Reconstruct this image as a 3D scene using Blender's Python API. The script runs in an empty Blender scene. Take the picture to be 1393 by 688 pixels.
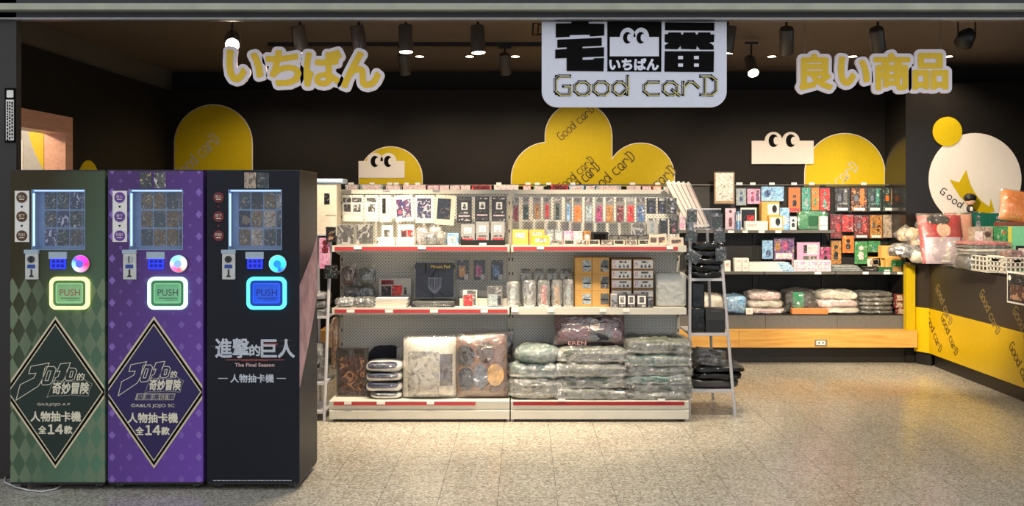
import bpy, bmesh, math, random
import numpy as np
from mathutils import Vector, Matrix, noise as mnoise
random.seed(7)
scene = bpy.context.scene
COL = scene.collection

# ------------------------------------------------------------------ camera, world, exposure
FPX, CX, CY, EYE = 1260.0, 712.0, 278.0, 1.45
cam = bpy.data.cameras.new('camera')
camo = bpy.data.objects.new('camera', cam); COL.objects.link(camo)
camo.location = (0, 0, EYE); camo.rotation_euler = (math.pi/2, 0, 0)
cam.sensor_width = 36; cam.lens = FPX/1393*36
cam.shift_x = -(CX-696.5)/1393; cam.shift_y = -(344-CY)/1393
cam.clip_start = .05; cam.clip_end = 60
scene.camera = camo
world = bpy.data.worlds.new('corridor_ambience'); scene.world = world
world.use_nodes = True
bgn = world.node_tree.nodes['Background']
bgn.inputs[0].default_value = (.88, .93, 1.0, 1); bgn.inputs[1].default_value = .60
vs = scene.view_settings
vs.view_transform = 'Standard'; vs.look = 'None'; vs.gamma = 1; vs.use_curve_mapping = False
vs.exposure = 0.62
WARM = (1.0, .84, .61)
PW = 1.12            # master power of the spotlights

# ------------------------------------------------------------------ materials
def s2l(c):
    r = []
    for v in c[:3]:
        v = v/255.0
        r.append(v/12.92 if v <= .04045 else ((v+.055)/1.055)**2.4)
    return (r[0], r[1], r[2], 1)
MATS = {}
def nt(name):
    m = bpy.data.materials.new(name); m.use_nodes = True
    t = m.node_tree
    return m, t, t.nodes['Principled BSDF'], t.nodes['Material Output']
def N(t, kind, **kw):
    n = t.nodes.new(kind)
    for k, v in kw.items():
        if k.startswith('i_'): n.inputs[int(k[2:])].default_value = v
        else: setattr(n, k, v)
    return n
def L(t, a, b): t.links.new(a, b)
def mat(name, rgb, rough=.5, metal=0, var=.08, scale=25, bump=0, bscale=60, coat=0, emit=0, world_co=False, spec=.5):
    if name in MATS: return MATS[name]
    m, t, p, out = nt(name); MATS[name] = m
    tc = N(t, 'ShaderNodeTexCoord'); geo = N(t, 'ShaderNodeNewGeometry')
    co = geo.outputs['Position'] if world_co else tc.outputs['Object']
    no = N(t, 'ShaderNodeTexNoise'); no.inputs['Scale'].default_value = scale; no.inputs['Detail'].default_value = 3
    L(t, co, no.inputs['Vector'])
    r = N(t, 'ShaderNodeValToRGB')
    c = s2l(rgb)
    r.color_ramp.elements[0].position = .3; r.color_ramp.elements[1].position = .7
    r.color_ramp.elements[0].color = tuple(x*(1-var) for x in c[:3])+(1,)
    r.color_ramp.elements[1].color = tuple(min(1, x*(1+var)) for x in c[:3])+(1,)
    L(t, no.outputs['Fac'], r.inputs['Fac']); L(t, r.outputs['Color'], p.inputs['Base Color'])
    p.inputs['Roughness'].default_value = rough; p.inputs['Metallic'].default_value = metal
    p.inputs['Coat Weight'].default_value = coat; p.inputs['Specular IOR Level'].default_value = spec
    if emit:
        p.inputs['Emission Color'].default_value = c; p.inputs['Emission Strength'].default_value = emit
    if bump:
        n2 = N(t, 'ShaderNodeTexNoise'); n2.inputs['Scale'].default_value = bscale
        L(t, co, n2.inputs['Vector'])
        b = N(t, 'ShaderNodeBump'); b.inputs['Strength'].default_value = bump; b.inputs['Distance'].default_value = .01
        L(t, n2.outputs['Fac'], b.inputs['Height']); L(t, b.outputs['Normal'], p.inputs['Normal'])
    return m
def printed(name, cols, scale=30, rough=.3, detail=.6):
    """flat printed artwork: irregular patches of the given colours, different on every object"""
    if name in MATS: return MATS[name]
    m, t, p, out = nt(name); MATS[name] = m
    tc = N(t, 'ShaderNodeTexCoord'); oi = N(t, 'ShaderNodeObjectInfo')
    sc = N(t, 'ShaderNodeVectorMath', operation='SCALE'); sc.inputs[0].default_value = (13.7, 5.1, 9.3)
    L(t, oi.outputs['Random'], sc.inputs['Scale'])
    ad = N(t, 'ShaderNodeVectorMath', operation='ADD')
    L(t, tc.outputs['Object'], ad.inputs[0]); L(t, sc.outputs[0], ad.inputs[1])
    nz = N(t, 'ShaderNodeTexNoise'); nz.inputs['Scale'].default_value = scale; nz.inputs['Detail'].default_value = 4
    nz.inputs['Distortion'].default_value = 1.2
    L(t, ad.outputs[0], nz.inputs['Vector'])
    r = N(t, 'ShaderNodeValToRGB'); r.color_ramp.interpolation = 'LINEAR'
    c0, c1, c2, c3 = cols
    stops = [(.30, c2), (.40, c3), (.47, c0), (.55, c1), (.60, c0), (.70, c2)]
    while len(r.color_ramp.elements) < len(stops): r.color_ramp.elements.new(.5)
    for e, (pos, c) in zip(r.color_ramp.elements, stops): e.position = pos; e.color = s2l(c)
    L(t, nz.outputs['Fac'], r.inputs['Fac']); L(t, r.outputs['Color'], p.inputs['Base Color'])
    p.inputs['Roughness'].default_value = rough
    return m
def film(name, tint=(255, 255, 255), gloss=.14, haze=.06, bumps=.5, bscale=30):
    if name in MATS: return MATS[name]
    m, t, p, out = nt(name); MATS[name] = m
    tc = N(t, 'ShaderNodeTexCoord')
    no = N(t, 'ShaderNodeTexNoise'); no.inputs['Scale'].default_value = bscale; no.inputs['Detail'].default_value = 2; no.inputs['Distortion'].default_value = 1.5
    L(t, tc.outputs['Object'], no.inputs['Vector'])
    b = N(t, 'ShaderNodeBump'); b.inputs['Strength'].default_value = bumps; b.inputs['Distance'].default_value = .03
    L(t, no.outputs['Fac'], b.inputs['Height'])
    tr = N(t, 'ShaderNodeBsdfTransparent'); tr.inputs[0].default_value = s2l(tint)
    gl = N(t, 'ShaderNodeBsdfGlossy'); gl.inputs['Roughness'].default_value = .12; L(t, b.outputs['Normal'], gl.inputs['Normal'])
    df = N(t, 'ShaderNodeBsdfDiffuse'); df.inputs[0].default_value = s2l((225, 225, 220)); L(t, b.outputs['Normal'], df.inputs['Normal'])
    m1 = N(t, 'ShaderNodeMixShader'); m1.inputs[0].default_value = gloss
    m2 = N(t, 'ShaderNodeMixShader'); m2.inputs[0].default_value = haze
    L(t, tr.outputs[0], m1.inputs[1]); L(t, gl.outputs[0], m1.inputs[2])
    L(t, m1.outputs[0], m2.inputs[1]); L(t, df.outputs[0], m2.inputs[2])
    L(t, m2.outputs[0], out.inputs['Surface'])
    return m
def math_node(t, op, a, b=None):
    n = N(t, 'ShaderNodeMath', operation=op)
    for i, x in enumerate((a, b)):
        if x is None: continue
        if isinstance(x, (int, float)): n.inputs[i].default_value = x
        else: L(t, x, n.inputs[i])
    return n.outputs[0]
def pegboard(name, rgb, hole, pitch=.022, rad=.17, rough=.5):
    m, t, p, out = nt(name); MATS[name] = m
    geo = N(t, 'ShaderNodeNewGeometry'); sx = N(t, 'ShaderNodeSeparateXYZ'); L(t, geo.outputs['Position'], sx.inputs[0])
    def cells(off):
        fx = math_node(t, 'SUBTRACT', math_node(t, 'FRACT', math_node(t, 'ADD', math_node(t, 'DIVIDE', sx.outputs[0], pitch), 50+off)), .5)
        fz = math_node(t, 'SUBTRACT', math_node(t, 'FRACT', math_node(t, 'ADD', math_node(t, 'DIVIDE', sx.outputs[2], pitch), 50+off)), .5)
        d2 = math_node(t, 'ADD', math_node(t, 'MULTIPLY', fx, fx), math_node(t, 'MULTIPLY', fz, fz))
        return math_node(t, 'LESS_THAN', d2, rad*rad)
    h = math_node(t, 'MAXIMUM', cells(0), cells(.5))
    mx = N(t, 'ShaderNodeMixRGB'); mx.inputs[1].default_value = s2l(rgb); mx.inputs[2].default_value = s2l(hole)
    L(t, h, mx.inputs[0]); L(t, mx.outputs[0], p.inputs['Base Color']); p.inputs['Roughness'].default_value = rough
    b = N(t, 'ShaderNodeBump'); b.invert = True; b.inputs['Strength'].default_value = .6; b.inputs['Distance'].default_value = .004
    L(t, h, b.inputs['Height']); L(t, b.outputs['Normal'], p.inputs['Normal'])
    return m
def terrazzo():
    m, t, p, out = nt('terrazzo'); MATS['terrazzo'] = m
    geo = N(t, 'ShaderNodeNewGeometry')
    v = N(t, 'ShaderNodeTexVoronoi'); v.inputs['Scale'].default_value = 110; L(t, geo.outputs['Position'], v.inputs['Vector'])
    bw = N(t, 'ShaderNodeSeparateColor'); L(t, v.outputs['Color'], bw.inputs[0])
    r = N(t, 'ShaderNodeValToRGB')
    stops = [(0, (134, 126, 112)), (.22, (158, 150, 136)), (.55, (180, 172, 156)), (.85, (196, 190, 176)), (1, (212, 207, 195))]
    while len(r.color_ramp.elements) < len(stops): r.color_ramp.elements.new(.5)
    for e, (pos, c) in zip(r.color_ramp.elements, stops): e.position = pos; e.color = s2l(c)
    L(t, bw.outputs[0], r.inputs['Fac'])
    n2 = N(t, 'ShaderNodeTexNoise'); n2.inputs['Scale'].default_value = 2.2; L(t, geo.outputs['Position'], n2.inputs['Vector'])
    oi = N(t, 'ShaderNodeObjectInfo')
    k = math_node(t, 'ADD', .84, math_node(t, 'ADD', math_node(t, 'MULTIPLY', n2.outputs['Fac'], .2), math_node(t, 'MULTIPLY', oi.outputs['Random'], .035)))
    vm = N(t, 'ShaderNodeVectorMath', operation='SCALE'); L(t, r.outputs['Color'], vm.inputs[0]); L(t, k, vm.inputs['Scale'])
    L(t, vm.outputs[0], p.inputs['Base Color'])
    n3 = N(t, 'ShaderNodeTexNoise'); n3.inputs['Scale'].default_value = 5; L(t, geo.outputs['Position'], n3.inputs['Vector'])
    L(t, math_node(t, 'ADD', .13, math_node(t, 'MULTIPLY', n3.outputs['Fac'], .13)), p.inputs['Roughness'])
    p.inputs['Specular IOR Level'].default_value = .7
    return m
def wood(name, a, b, axis=0):
    m, t, p, out = nt(name); MATS[name] = m
    tc = N(t, 'ShaderNodeTexCoord'); mp = N(t, 'ShaderNodeMapping')
    s = [14, 14, 14]; s[axis] = 1.0
    mp.inputs['Scale'].default_value = s; L(t, tc.outputs['Object'], mp.inputs[0])
    no = N(t, 'ShaderNodeTexNoise'); no.inputs['Scale'].default_value = 3; no.inputs['Detail'].default_value = 5; no.inputs['Distortion'].default_value = .6
    L(t, mp.outputs[0], no.inputs['Vector'])
    r = N(t, 'ShaderNodeValToRGB'); r.color_ramp.elements[0].position = .3; r.color_ramp.elements[1].position = .7
    r.color_ramp.elements[0].color = s2l(a); r.color_ramp.elements[1].color = s2l(b)
    L(t, no.outputs['Fac'], r.inputs['Fac']); L(t, r.outputs['Color'], p.inputs['Base Color']); p.inputs['Roughness'].default_value = .4
    return m
def diamond_print(name, c_tl, c_br, c_dia, ax, az, rad, fade_top, alt=False):
    """cabinet vinyl: corner to corner colour blend with rows of printed diamonds"""
    m, t, p, out = nt(name); MATS[name] = m
    tc = N(t, 'ShaderNodeTexCoord'); sx = N(t, 'ShaderNodeSeparateXYZ'); L(t, tc.outputs['Object'], sx.inputs[0])
    g = math_node(t, 'ADD', math_node(t, 'MULTIPLY', sx.outputs[0], 1.1), math_node(t, 'MULTIPLY', sx.outputs[2], -.42))
    g = math_node(t, 'ADD', g, .72)
    mr = N(t, 'ShaderNodeMixRGB'); mr.inputs[1].default_value = s2l(c_tl); mr.inputs[2].default_value = s2l(c_br)
    cl = N(t, 'ShaderNodeClamp'); L(t, g, cl.inputs[0]); L(t, cl.outputs[0], mr.inputs[0])
    def dia(off, r_):
        fx = math_node(t, 'ABSOLUTE', math_node(t, 'SUBTRACT', math_node(t, 'FRACT', math_node(t, 'ADD', math_node(t, 'DIVIDE', sx.outputs[0], ax), 20+off)), .5))
        fz = math_node(t, 'ABSOLUTE', math_node(t, 'SUBTRACT', math_node(t, 'FRACT', math_node(t, 'ADD', math_node(t, 'DIVIDE', sx.outputs[2], az), 20+off)), .5))
        return math_node(t, 'LESS_THAN', math_node(t, 'ADD', fx, fz), r_)
    h = dia(0, rad)
    if alt: h = math_node(t, 'MAXIMUM', h, math_node(t, 'MULTIPLY', dia(.5, rad*.6), .5))
    # diamonds fade towards the middle of the front and above fade_top
    edge = math_node(t, 'ADD', math_node(t, 'MULTIPLY', math_node(t, 'ABSOLUTE', sx.outputs[0]), 4.2), .0)
    h = math_node(t, 'MULTIPLY', h, math_node(t, 'MINIMUM', edge, .9))
    if fade_top:
        h = math_node(t, 'MULTIPLY', h, math_node(t, 'LESS_THAN', sx.outputs[2], fade_top))
    m2 = N(t, 'ShaderNodeMixRGB'); m2.inputs[2].default_value = s2l(c_dia)
    L(t, h, m2.inputs[0]); L(t, mr.outputs[0], m2.inputs[1]); L(t, m2.outputs[0], p.inputs['Base Color'])
    p.inputs['Roughness'].default_value = .4; p.inputs['Specular IOR Level'].default_value = .2
    return m

BLACKW = mat('black_wall_paint', (32, 28, 26), .6, world_co=True, scale=4, spec=.15)
BLACKGL = mat('gloss_black_panel', (30, 27, 25), .2, scale=6, spec=.35)
CEIL = mat('dark_ceiling', (92, 79, 70), .7, scale=3, world_co=True)
PILLAR = mat('pillar_laminate', (46, 40, 37), .5, world_co=True, scale=3)
YEL = mat('yellow_board', (192, 164, 8), .5, var=.03, spec=.3)
YELD = mat('yellow_sign_vinyl', (248, 202, 24), .4, var=.03)
PALE = mat('pale_board', (214, 204, 198), .5, var=.02)
WHITE = mat('white_board', (222, 214, 208), .45, var=.02)
SIGNW = mat('sign_white', (226, 226, 238), .35, var=.02)
SIGNP = mat('sign_pale_edge', (246, 234, 238), .4, var=.02)
INK = mat('black_ink', (10, 9, 10), .6, var=.02, spec=.08)
OLIVE = mat('olive_ink', (84, 68, 12), .5, var=.02)
GREYL = mat('grey_lettering', (176, 168, 150), .5, var=.02)
GOLDT = mat('gold_lettering', (160, 132, 60), .45, var=.02)
METW = mat('white_enamel', (208, 203, 190), .35, var=.03, scale=8)
METG = mat('grey_enamel', (150, 150, 152), .4, var=.03)
STAND = mat('grey_white_tube', (196, 194, 198), .35, var=.03)
PEGW = pegboard('pegboard_light', (232, 230, 222), (116, 112, 106))
PEGB = pegboard('pegboard_black', (40, 38, 37), (12, 11, 11), .026, .2)
RED = mat('red_price_strip', (180, 62, 66), .35, var=.06)
DRED = mat('dark_red_price_strip', (150, 24, 34), .35, var=.06)
TAG = mat('price_tag_paper', (238, 236, 230), .6, var=.04, scale=300)
BLKM = mat('black_metal', (30, 28, 28), .4, var=.05)
DGREY = mat('dark_grey_metal', (84, 82, 80), .35, var=.05)
CHROME = mat('brushed_steel', (180, 180, 180), .3, metal=1)
RUBBER = mat('rubber', (24, 24, 25), .7)
WOODY = wood('honey_wood', (196, 140, 62), (226, 176, 98))
COPPER = wood('rosy_wood', (214, 156, 130), (230, 180, 154), axis=1)
KRAFT = mat('kraft_card', (196, 150, 82), .65, var=.06, scale=60)
TERR = terrazzo()
GROUT = mat('tile_joint', (60, 56, 50), .8)
FILM = film('clear_film', gloss=.2, haze=.04, bumps=.8, bscale=16)
FILMH = film('hazy_film', gloss=.26, haze=.10, bumps=1.0, bscale=22)
FILMC = film('card_sleeve', gloss=.06, haze=.01, bumps=.12, bscale=9)
FROST = film('frosted_film', (235, 240, 236), gloss=.15, haze=.5, bumps=.4, bscale=12)
GLASS = film('acrylic', (250, 252, 255), gloss=.025, haze=.004, bumps=0)
CREAM = mat('cream_print', (222, 206, 170), .5, var=.03)
TXT = mat('pale_text', (232, 222, 196), .5, var=.02)
SILV = mat('silver_text', (196, 200, 208), .5, var=.16, scale=70)
REDT = mat('red_text', (196, 84, 76), .5)
PAPER = mat('white_paper', (236, 232, 224), .6, var=.03)

PR = {}
def palette(key, cols, scale=32): PR[key] = printed('print_'+key, cols, scale)
palette('mono', [(30, 28, 28), (120, 116, 112), (226, 222, 216), (200, 196, 190)], 20)
palette('portrait', [(60, 58, 58), (112, 110, 108), (150, 148, 146), (176, 172, 168)], 16)
palette('sketch', [(186, 180, 170), (206, 200, 190), (110, 106, 100), (150, 145, 138)], 14)
palette('violet', [(28, 26, 60), (92, 76, 140), (212, 116, 130), (236, 226, 226)], 28)
palette('navyart', [(20, 22, 40), (66, 66, 110), (140, 136, 170), (214, 206, 210)], 34)
palette('nightart', [(18, 20, 28), (44, 52, 70), (130, 110, 92), (36, 36, 48)], 24)
palette('orange', [(232, 106, 34), (242, 140, 50), (250, 206, 150), (220, 80, 30)], 40)
palette('amber', [(150, 90, 30), (206, 150, 70), (236, 206, 150), (120, 84, 50)], 40)
palette('redart', [(196, 34, 36), (224, 66, 62), (240, 214, 204), (90, 20, 24)], 34)
palette('wine', [(74, 22, 26), (150, 36, 44), (224, 180, 170), (60, 26, 26)], 36)
palette('teal', [(24, 90, 80), (90, 190, 168), (226, 236, 226), (40, 140, 120)], 44)
palette('green', [(30, 120, 70), (84, 176, 100), (216, 232, 200), (40, 96, 60)], 40)
palette('darkgreen', [(20, 34, 30), (34, 60, 52), (150, 170, 160), (24, 40, 36)], 44)
palette('black', [(18, 18, 20), (34, 34, 36), (150, 148, 146), (24, 24, 26)], 44)
palette('orangeblack', [(30, 22, 18), (70, 40, 24), (226, 110, 40), (236, 170, 110)], 34)
palette('pink', [(232, 150, 190), (244, 196, 216), (250, 232, 238), (214, 110, 160)], 34)
palette('magenta', [(150, 40, 90), (206, 84, 140), (240, 200, 216), (60, 30, 44)], 44)
palette('purple', [(84, 50, 110), (150, 110, 170), (226, 196, 170), (70, 44, 70)], 30)
palette('sky', [(120, 176, 220), (176, 214, 240), (236, 244, 250), (70, 120, 190)], 34)
palette('greybl', [(140, 152, 156), (184, 194, 196), (214, 220, 220), (110, 122, 128)], 40)
palette('beige', [(150, 130, 110), (196, 176, 156), (226, 210, 194), (90, 76, 66)], 32)
palette('brownart', [(52, 36, 32), (104, 74, 62), (120, 88, 76), (196, 150, 120)], 15)
palette('bluecard', [(40, 60, 110), (110, 150, 200), (226, 232, 240), (30, 34, 60)], 40)
palette('cards_green', [(20, 24, 24), (54, 64, 60), (190, 186, 170), (110, 104, 110)], 60)
palette('cards_gold', [(60, 44, 28), (150, 116, 66), (226, 196, 140), (80, 92, 110)], 60)
palette('cards_mix', [(26, 26, 34), (86, 88, 92), (206, 170, 126), (60, 96, 104)], 50)
palette('pastel', [(240, 200, 206), (250, 236, 230), (244, 240, 236), (150, 120, 130)], 70)
palette('plush', [(226, 190, 150), (240, 214, 170), (236, 216, 206), (120, 116, 122)], 9)
palette('plushgrey', [(96, 96, 104), (170, 172, 178), (226, 226, 226), (60, 60, 70)], 14)
palette('silverfoil', [(206, 200, 192), (238, 234, 228), (120, 108, 92), (180, 170, 158)], 45)
palette('khaki', [(88, 94, 84), (104, 110, 99), (140, 144, 132), (96, 102, 92)], 20)
palette('tealcloth', [(80, 108, 104), (98, 124, 118), (130, 150, 144), (88, 114, 110)], 14)
palette('maroon', [(72, 24, 34), (96, 34, 48), (110, 42, 56), (84, 28, 40)], 9)
palette('whitecloth', [(214, 206, 192), (228, 222, 210), (236, 232, 224), (206, 198, 186)], 9)

# ------------------------------------------------------------------ geometry helpers
def P(px, py, d): return ((px-CX)/FPX*d, d, EYE-(py-CY)/FPX*d)
def XP(px, d): return (px-CX)/FPX*d
def ZP(py, d): return EYE-(py-CY)/FPX*d
class Frame:
    """a plane in space: o + u*U + v*V, pieces rise along n"""
    def __init__(s, o, u=(1, 0, 0), v=(0, 0, 1), n=(0, -1, 0)):
        s.o, s.u, s.v, s.n = Vector(o), Vector(u), Vector(v), Vector(n)
    def at(s, a, b, h=0): return s.o+s.u*a+s.v*b+s.n*h
class MB:
    def __init__(s): s.v, s.f = [], []
    def add(s, vs_, fs):
        k = len(s.v); s.v += [Vector(p) for p in vs_]; s.f += [tuple(i+k for i in f) for f in fs]; return s
    def box(s, x0, x1, y0, y1, z0, z1):
        return s.add([(x0, y0, z0), (x1, y0, z0), (x1, y1, z0), (x0, y1, z0), (x0, y0, z1), (x1, y0, z1), (x1, y1, z1), (x0, y1, z1)],
                     [(0, 3, 2, 1), (4, 5, 6, 7), (0, 1, 5, 4), (1, 2, 6, 5), (2, 3, 7, 6), (3, 0, 4, 7)])
    def bevbox(s, x0, x1, y0, y1, z0, z1, b=.004):
        """box with chamfered vertical and horizontal edges"""
        vs_ = []
        for (zz, ins) in ((z0, b), (z0+b, 0), (z1-b, 0), (z1, b)):
            a0, a1, c0, c1 = x0+ins, x1-ins, y0+ins, y1-ins
            vs_ += [(a0+b, c0, zz), (a1-b, c0, zz), (a1, c0+b, zz), (a1, c1-b, zz), (a1-b, c1, zz), (a0+b, c1, zz), (a0, c1-b, zz), (a0, c0+b, zz)]
        fs = [tuple(range(7, -1, -1)), tuple(range(24, 32))]
        for l in range(3):
            for i in range(8):
                j = (i+1) % 8; fs.append((l*8+i, l*8+j, l*8+8+j, l*8+8+i))
        return s.add(vs_, fs)
    def prism(s, fr, pts, h0, h1):
        n = len(pts)
        area = sum(pts[i][0]*pts[(i+1) % n][1]-pts[(i+1) % n][0]*pts[i][1] for i in range(n))
        if area < 0: pts = pts[::-1]
        vs_ = [fr.at(a, b, h0) for a, b in pts]+[fr.at(a, b, h1) for a, b in pts]
        fs = [tuple(range(n-1, -1, -1)), tuple(range(n, 2*n))]
        for i in range(n):
            j = (i+1) % n; fs.append((i, j, n+j, n+i))
        return s.add(vs_, fs)
    def stroke(s, fr, lines, w, h0, h1, close=False, jit=0):
        k = 0
        for ln in lines:
            pts = list(ln)
            if close: pts = pts+[pts[0]]
            for (a, b), (c, d) in zip(pts[:-1], pts[1:]):
                dx, dy = c-a, d-b; q = math.hypot(dx, dy)
                if q < 1e-9: continue
                ex, ey = dx/q*w*.42, dy/q*w*.42; nx, ny = -dy/q*w/2, dx/q*w/2
                e = (k % 7)*jit; k += 1
                s.prism(fr, [(a-ex+nx, b-ey+ny), (a-ex-nx, b-ey-ny), (c+ex-nx, d+ey-ny), (c+ex+nx, d+ey+ny)], h0, h1+e)
        return s
    def tube(s, pts, r, n=8, cap=True):
        pts = [Vector(p) for p in pts]; m = len(pts); rs = r if isinstance(r, (list, tuple)) else [r]*m
        k = len(s.v); ref = None
        for i, p in enumerate(pts):
            t = (pts[min(i+1, m-1)]-pts[max(i-1, 0)]).normalized()
            if ref is None: ref = Vector((0, 0, 1)) if abs(t.z) < .9 else Vector((1, 0, 0))
            a = t.cross(ref).normalized(); b = t.cross(a).normalized()
            for j in range(n):
                an = 2*math.pi*j/n; s.v.append(p+(a*math.cos(an)+b*math.sin(an))*rs[i])
        for i in range(m-1):
            for j in range(n):
                j2 = (j+1) % n; s.f.append((k+i*n+j, k+i*n+j2, k+i*n+n+j2, k+i*n+n+j))
        if cap:
            s.f.append(tuple(k+j for j in range(n-1, -1, -1))); s.f.append(tuple(k+(m-1)*n+j for j in range(n)))
        return s
    def soft(s, x0, x1, y0, y1, z0, z1, ex=.35, ez=.5, noise=.0, seed=0, nu=36, nv=14, fq=9, ridge=0):
        """puffy pack: superellipsoid squashed into the box, with crumples"""
        cx, cy, cz = (x0+x1)/2, (y0+y1)/2, (z0+z1)/2; hx, hy, hz = (x1-x0)/2, (y1-y0)/2, (z1-z0)/2
        ring = []
        for j in range(nu):
            t = 8.0*j/nu
            a, b = ((1, t-1) if t < 2 else (3-t, 1) if t < 4 else (-1, 5-t) if t < 6 else (t-7, -1))
            r = (abs(a)**(2/ex)+abs(b)**(2/ex))**(-ex/2); ring.append((a*r, b*r))
        prof = []
        for i in range(nv+1):
            t = 4.0*i/nv
            a, b = ((t, -1) if t < 1 else (1, t-2) if t < 3 else (4-t, 1))
            r = (abs(a)**(2/ez)+abs(b)**(2/ez))**(-ez/2); prof.append((a*r, b*r))
        k = len(s.v)
        for i in range(nv+1):
            for j in range(nu):
                q = Vector((prof[i][0]*ring[j][0], prof[i][0]*ring[j][1], prof[i][1]))
                p = Vector((cx+hx*q.x, cy+hy*q.y, cz+hz*q.z))
                if noise:
                    p += mnoise.noise_vector(p*fq+Vector((seed*3.1, seed*1.7, 0)))*noise
                    if ridge:
                        w = Vector((p.x*fq*1.6+seed*5.3, p.y*fq*1.6, p.z*fq*3.4-seed))
                        p += Vector((q.x*.5, q.y*.8, q.z)).normalized()*((1-2.4*abs(mnoise.noise(w)))*ridge+(1-2.2*abs(mnoise.noise(w*2.3)))*ridge*.45)
                    if p.z < z0: p.z = z0
                s.v.append(p)
        for i in range(nv):
            for j in range(nu):
                j2 = (j+1) % nu; s.f.append((k+i*nu+j, k+i*nu+j2, k+i*nu+nu+j2, k+i*nu+nu+j))
        return s
    def sheet(s, fr, w, h, bulge=.0, noise=0, seed=0, nu=8, nv=8, back=.004):
        """cushion standing on the plane of a frame: both faces bulge from a flat seam"""
        k = len(s.v); R = nu+1
        for side in (1, -1):
            for j in range(nv+1):
                for i in range(nu+1):
                    a, b = i/nu, j/nv
                    e = (max(0, 1-(2*a-1)**4)*max(0, 1-(2*b-1)**4))**.5
                    u = (a-.5)*w*(1-.05*(1-abs(2*b-1)**2)*0); v = b*h
                    q = mnoise.noise(Vector((a*6+seed, b*6, seed*2.3)))*noise*e
                    s.v.append(fr.at(u, v, side*(bulge*e+.001)+q))
        for sd in (0, 1):
            o = k+sd*R*(nv+1)
            for j in range(nv):
                for i in range(nu):
                    f = (o+j*R+i, o+j*R+i+1, o+(j+1)*R+i+1, o+(j+1)*R+i)
                    s.f.append(f if sd == 0 else f[::-1])
        return s
    def turn(s, pivot, ang, axis='Y'):
        M = Matrix.Translation(pivot) @ Matrix.Rotation(ang, 4, axis) @ Matrix.Translation(-Vector(pivot))
        s.v = [M @ p for p in s.v]; return s
    def build(s, name, m, parent=None, smooth=False, loc=None):
        if parent is not None:
            w = Vector((0, 0, 0)); q = parent
            while q is not None: w += q.location; q = q.parent
            loc = Vector((0, 0, 0))
        else:
            w = Vector(loc) if loc is not None else s.base()
            loc = w
        me = bpy.data.meshes.new(name)
        me.from_pydata([tuple(p-w) for p in s.v], [], s.f)
        me.materials.append(m)
        if smooth:
            for p in me.polygons: p.use_smooth = True
        me.update()
        o = bpy.data.objects.new(name, me); COL.objects.link(o); o.location = loc
        if parent is not None: o.parent = parent
        return o
    def base(s):
        xs = [p.x for p in s.v]; ys = [p.y for p in s.v]; zs = [p.z for p in s.v]
        return Vector(((min(xs)+max(xs))/2, (min(ys)+max(ys))/2, min(zs)))
def thing(name, label, cat, loc, group=None):
    o = bpy.data.objects.new(name, None); COL.objects.link(o); o.location = loc
    o.empty_display_size = .05
    return tag(o, label, cat, group)
def tag(o, label, cat, group=None):
    o['label'] = label; o['category'] = cat
    if group: o['group'] = group
    return o
def struct(o, label=None):
    o['kind'] = 'structure'
    if label: o['label'] = label
    return o
def shared(src, parent, delta):
    o = src.copy(); COL.objects.link(o); o.parent = parent; o.location = src.location+Vector(delta); return o
def arc(cx, cy, r, a0, a1, n=16, ry=None):
    ry = ry or r
    return [(cx+r*math.cos(math.radians(a0+(a1-a0)*i/n)), cy+ry*math.sin(math.radians(a0+(a1-a0)*i/n))) for i in range(n+1)]
def disc(cx, cy, r, n=24, ry=None): return arc(cx, cy, r, 0, 360-360/n, n-1, ry)
def rrect(x0, y0, x1, y1, r, n=5):
    return arc(x1-r, y1-r, r, 0, 90, n)+arc(x0+r, y1-r, r, 90, 180, n)+arc(x0+r, y0+r, r, 180, 270, n)+arc(x1-r, y0+r, r, 270, 360, n)
ORD = ['first', 'second', 'third', 'fourth', 'fifth', 'sixth', 'seventh', 'eighth', 'ninth', 'tenth', 'eleventh', 'twelfth', 'thirteenth', 'fourteenth', 'fifteenth']

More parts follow.
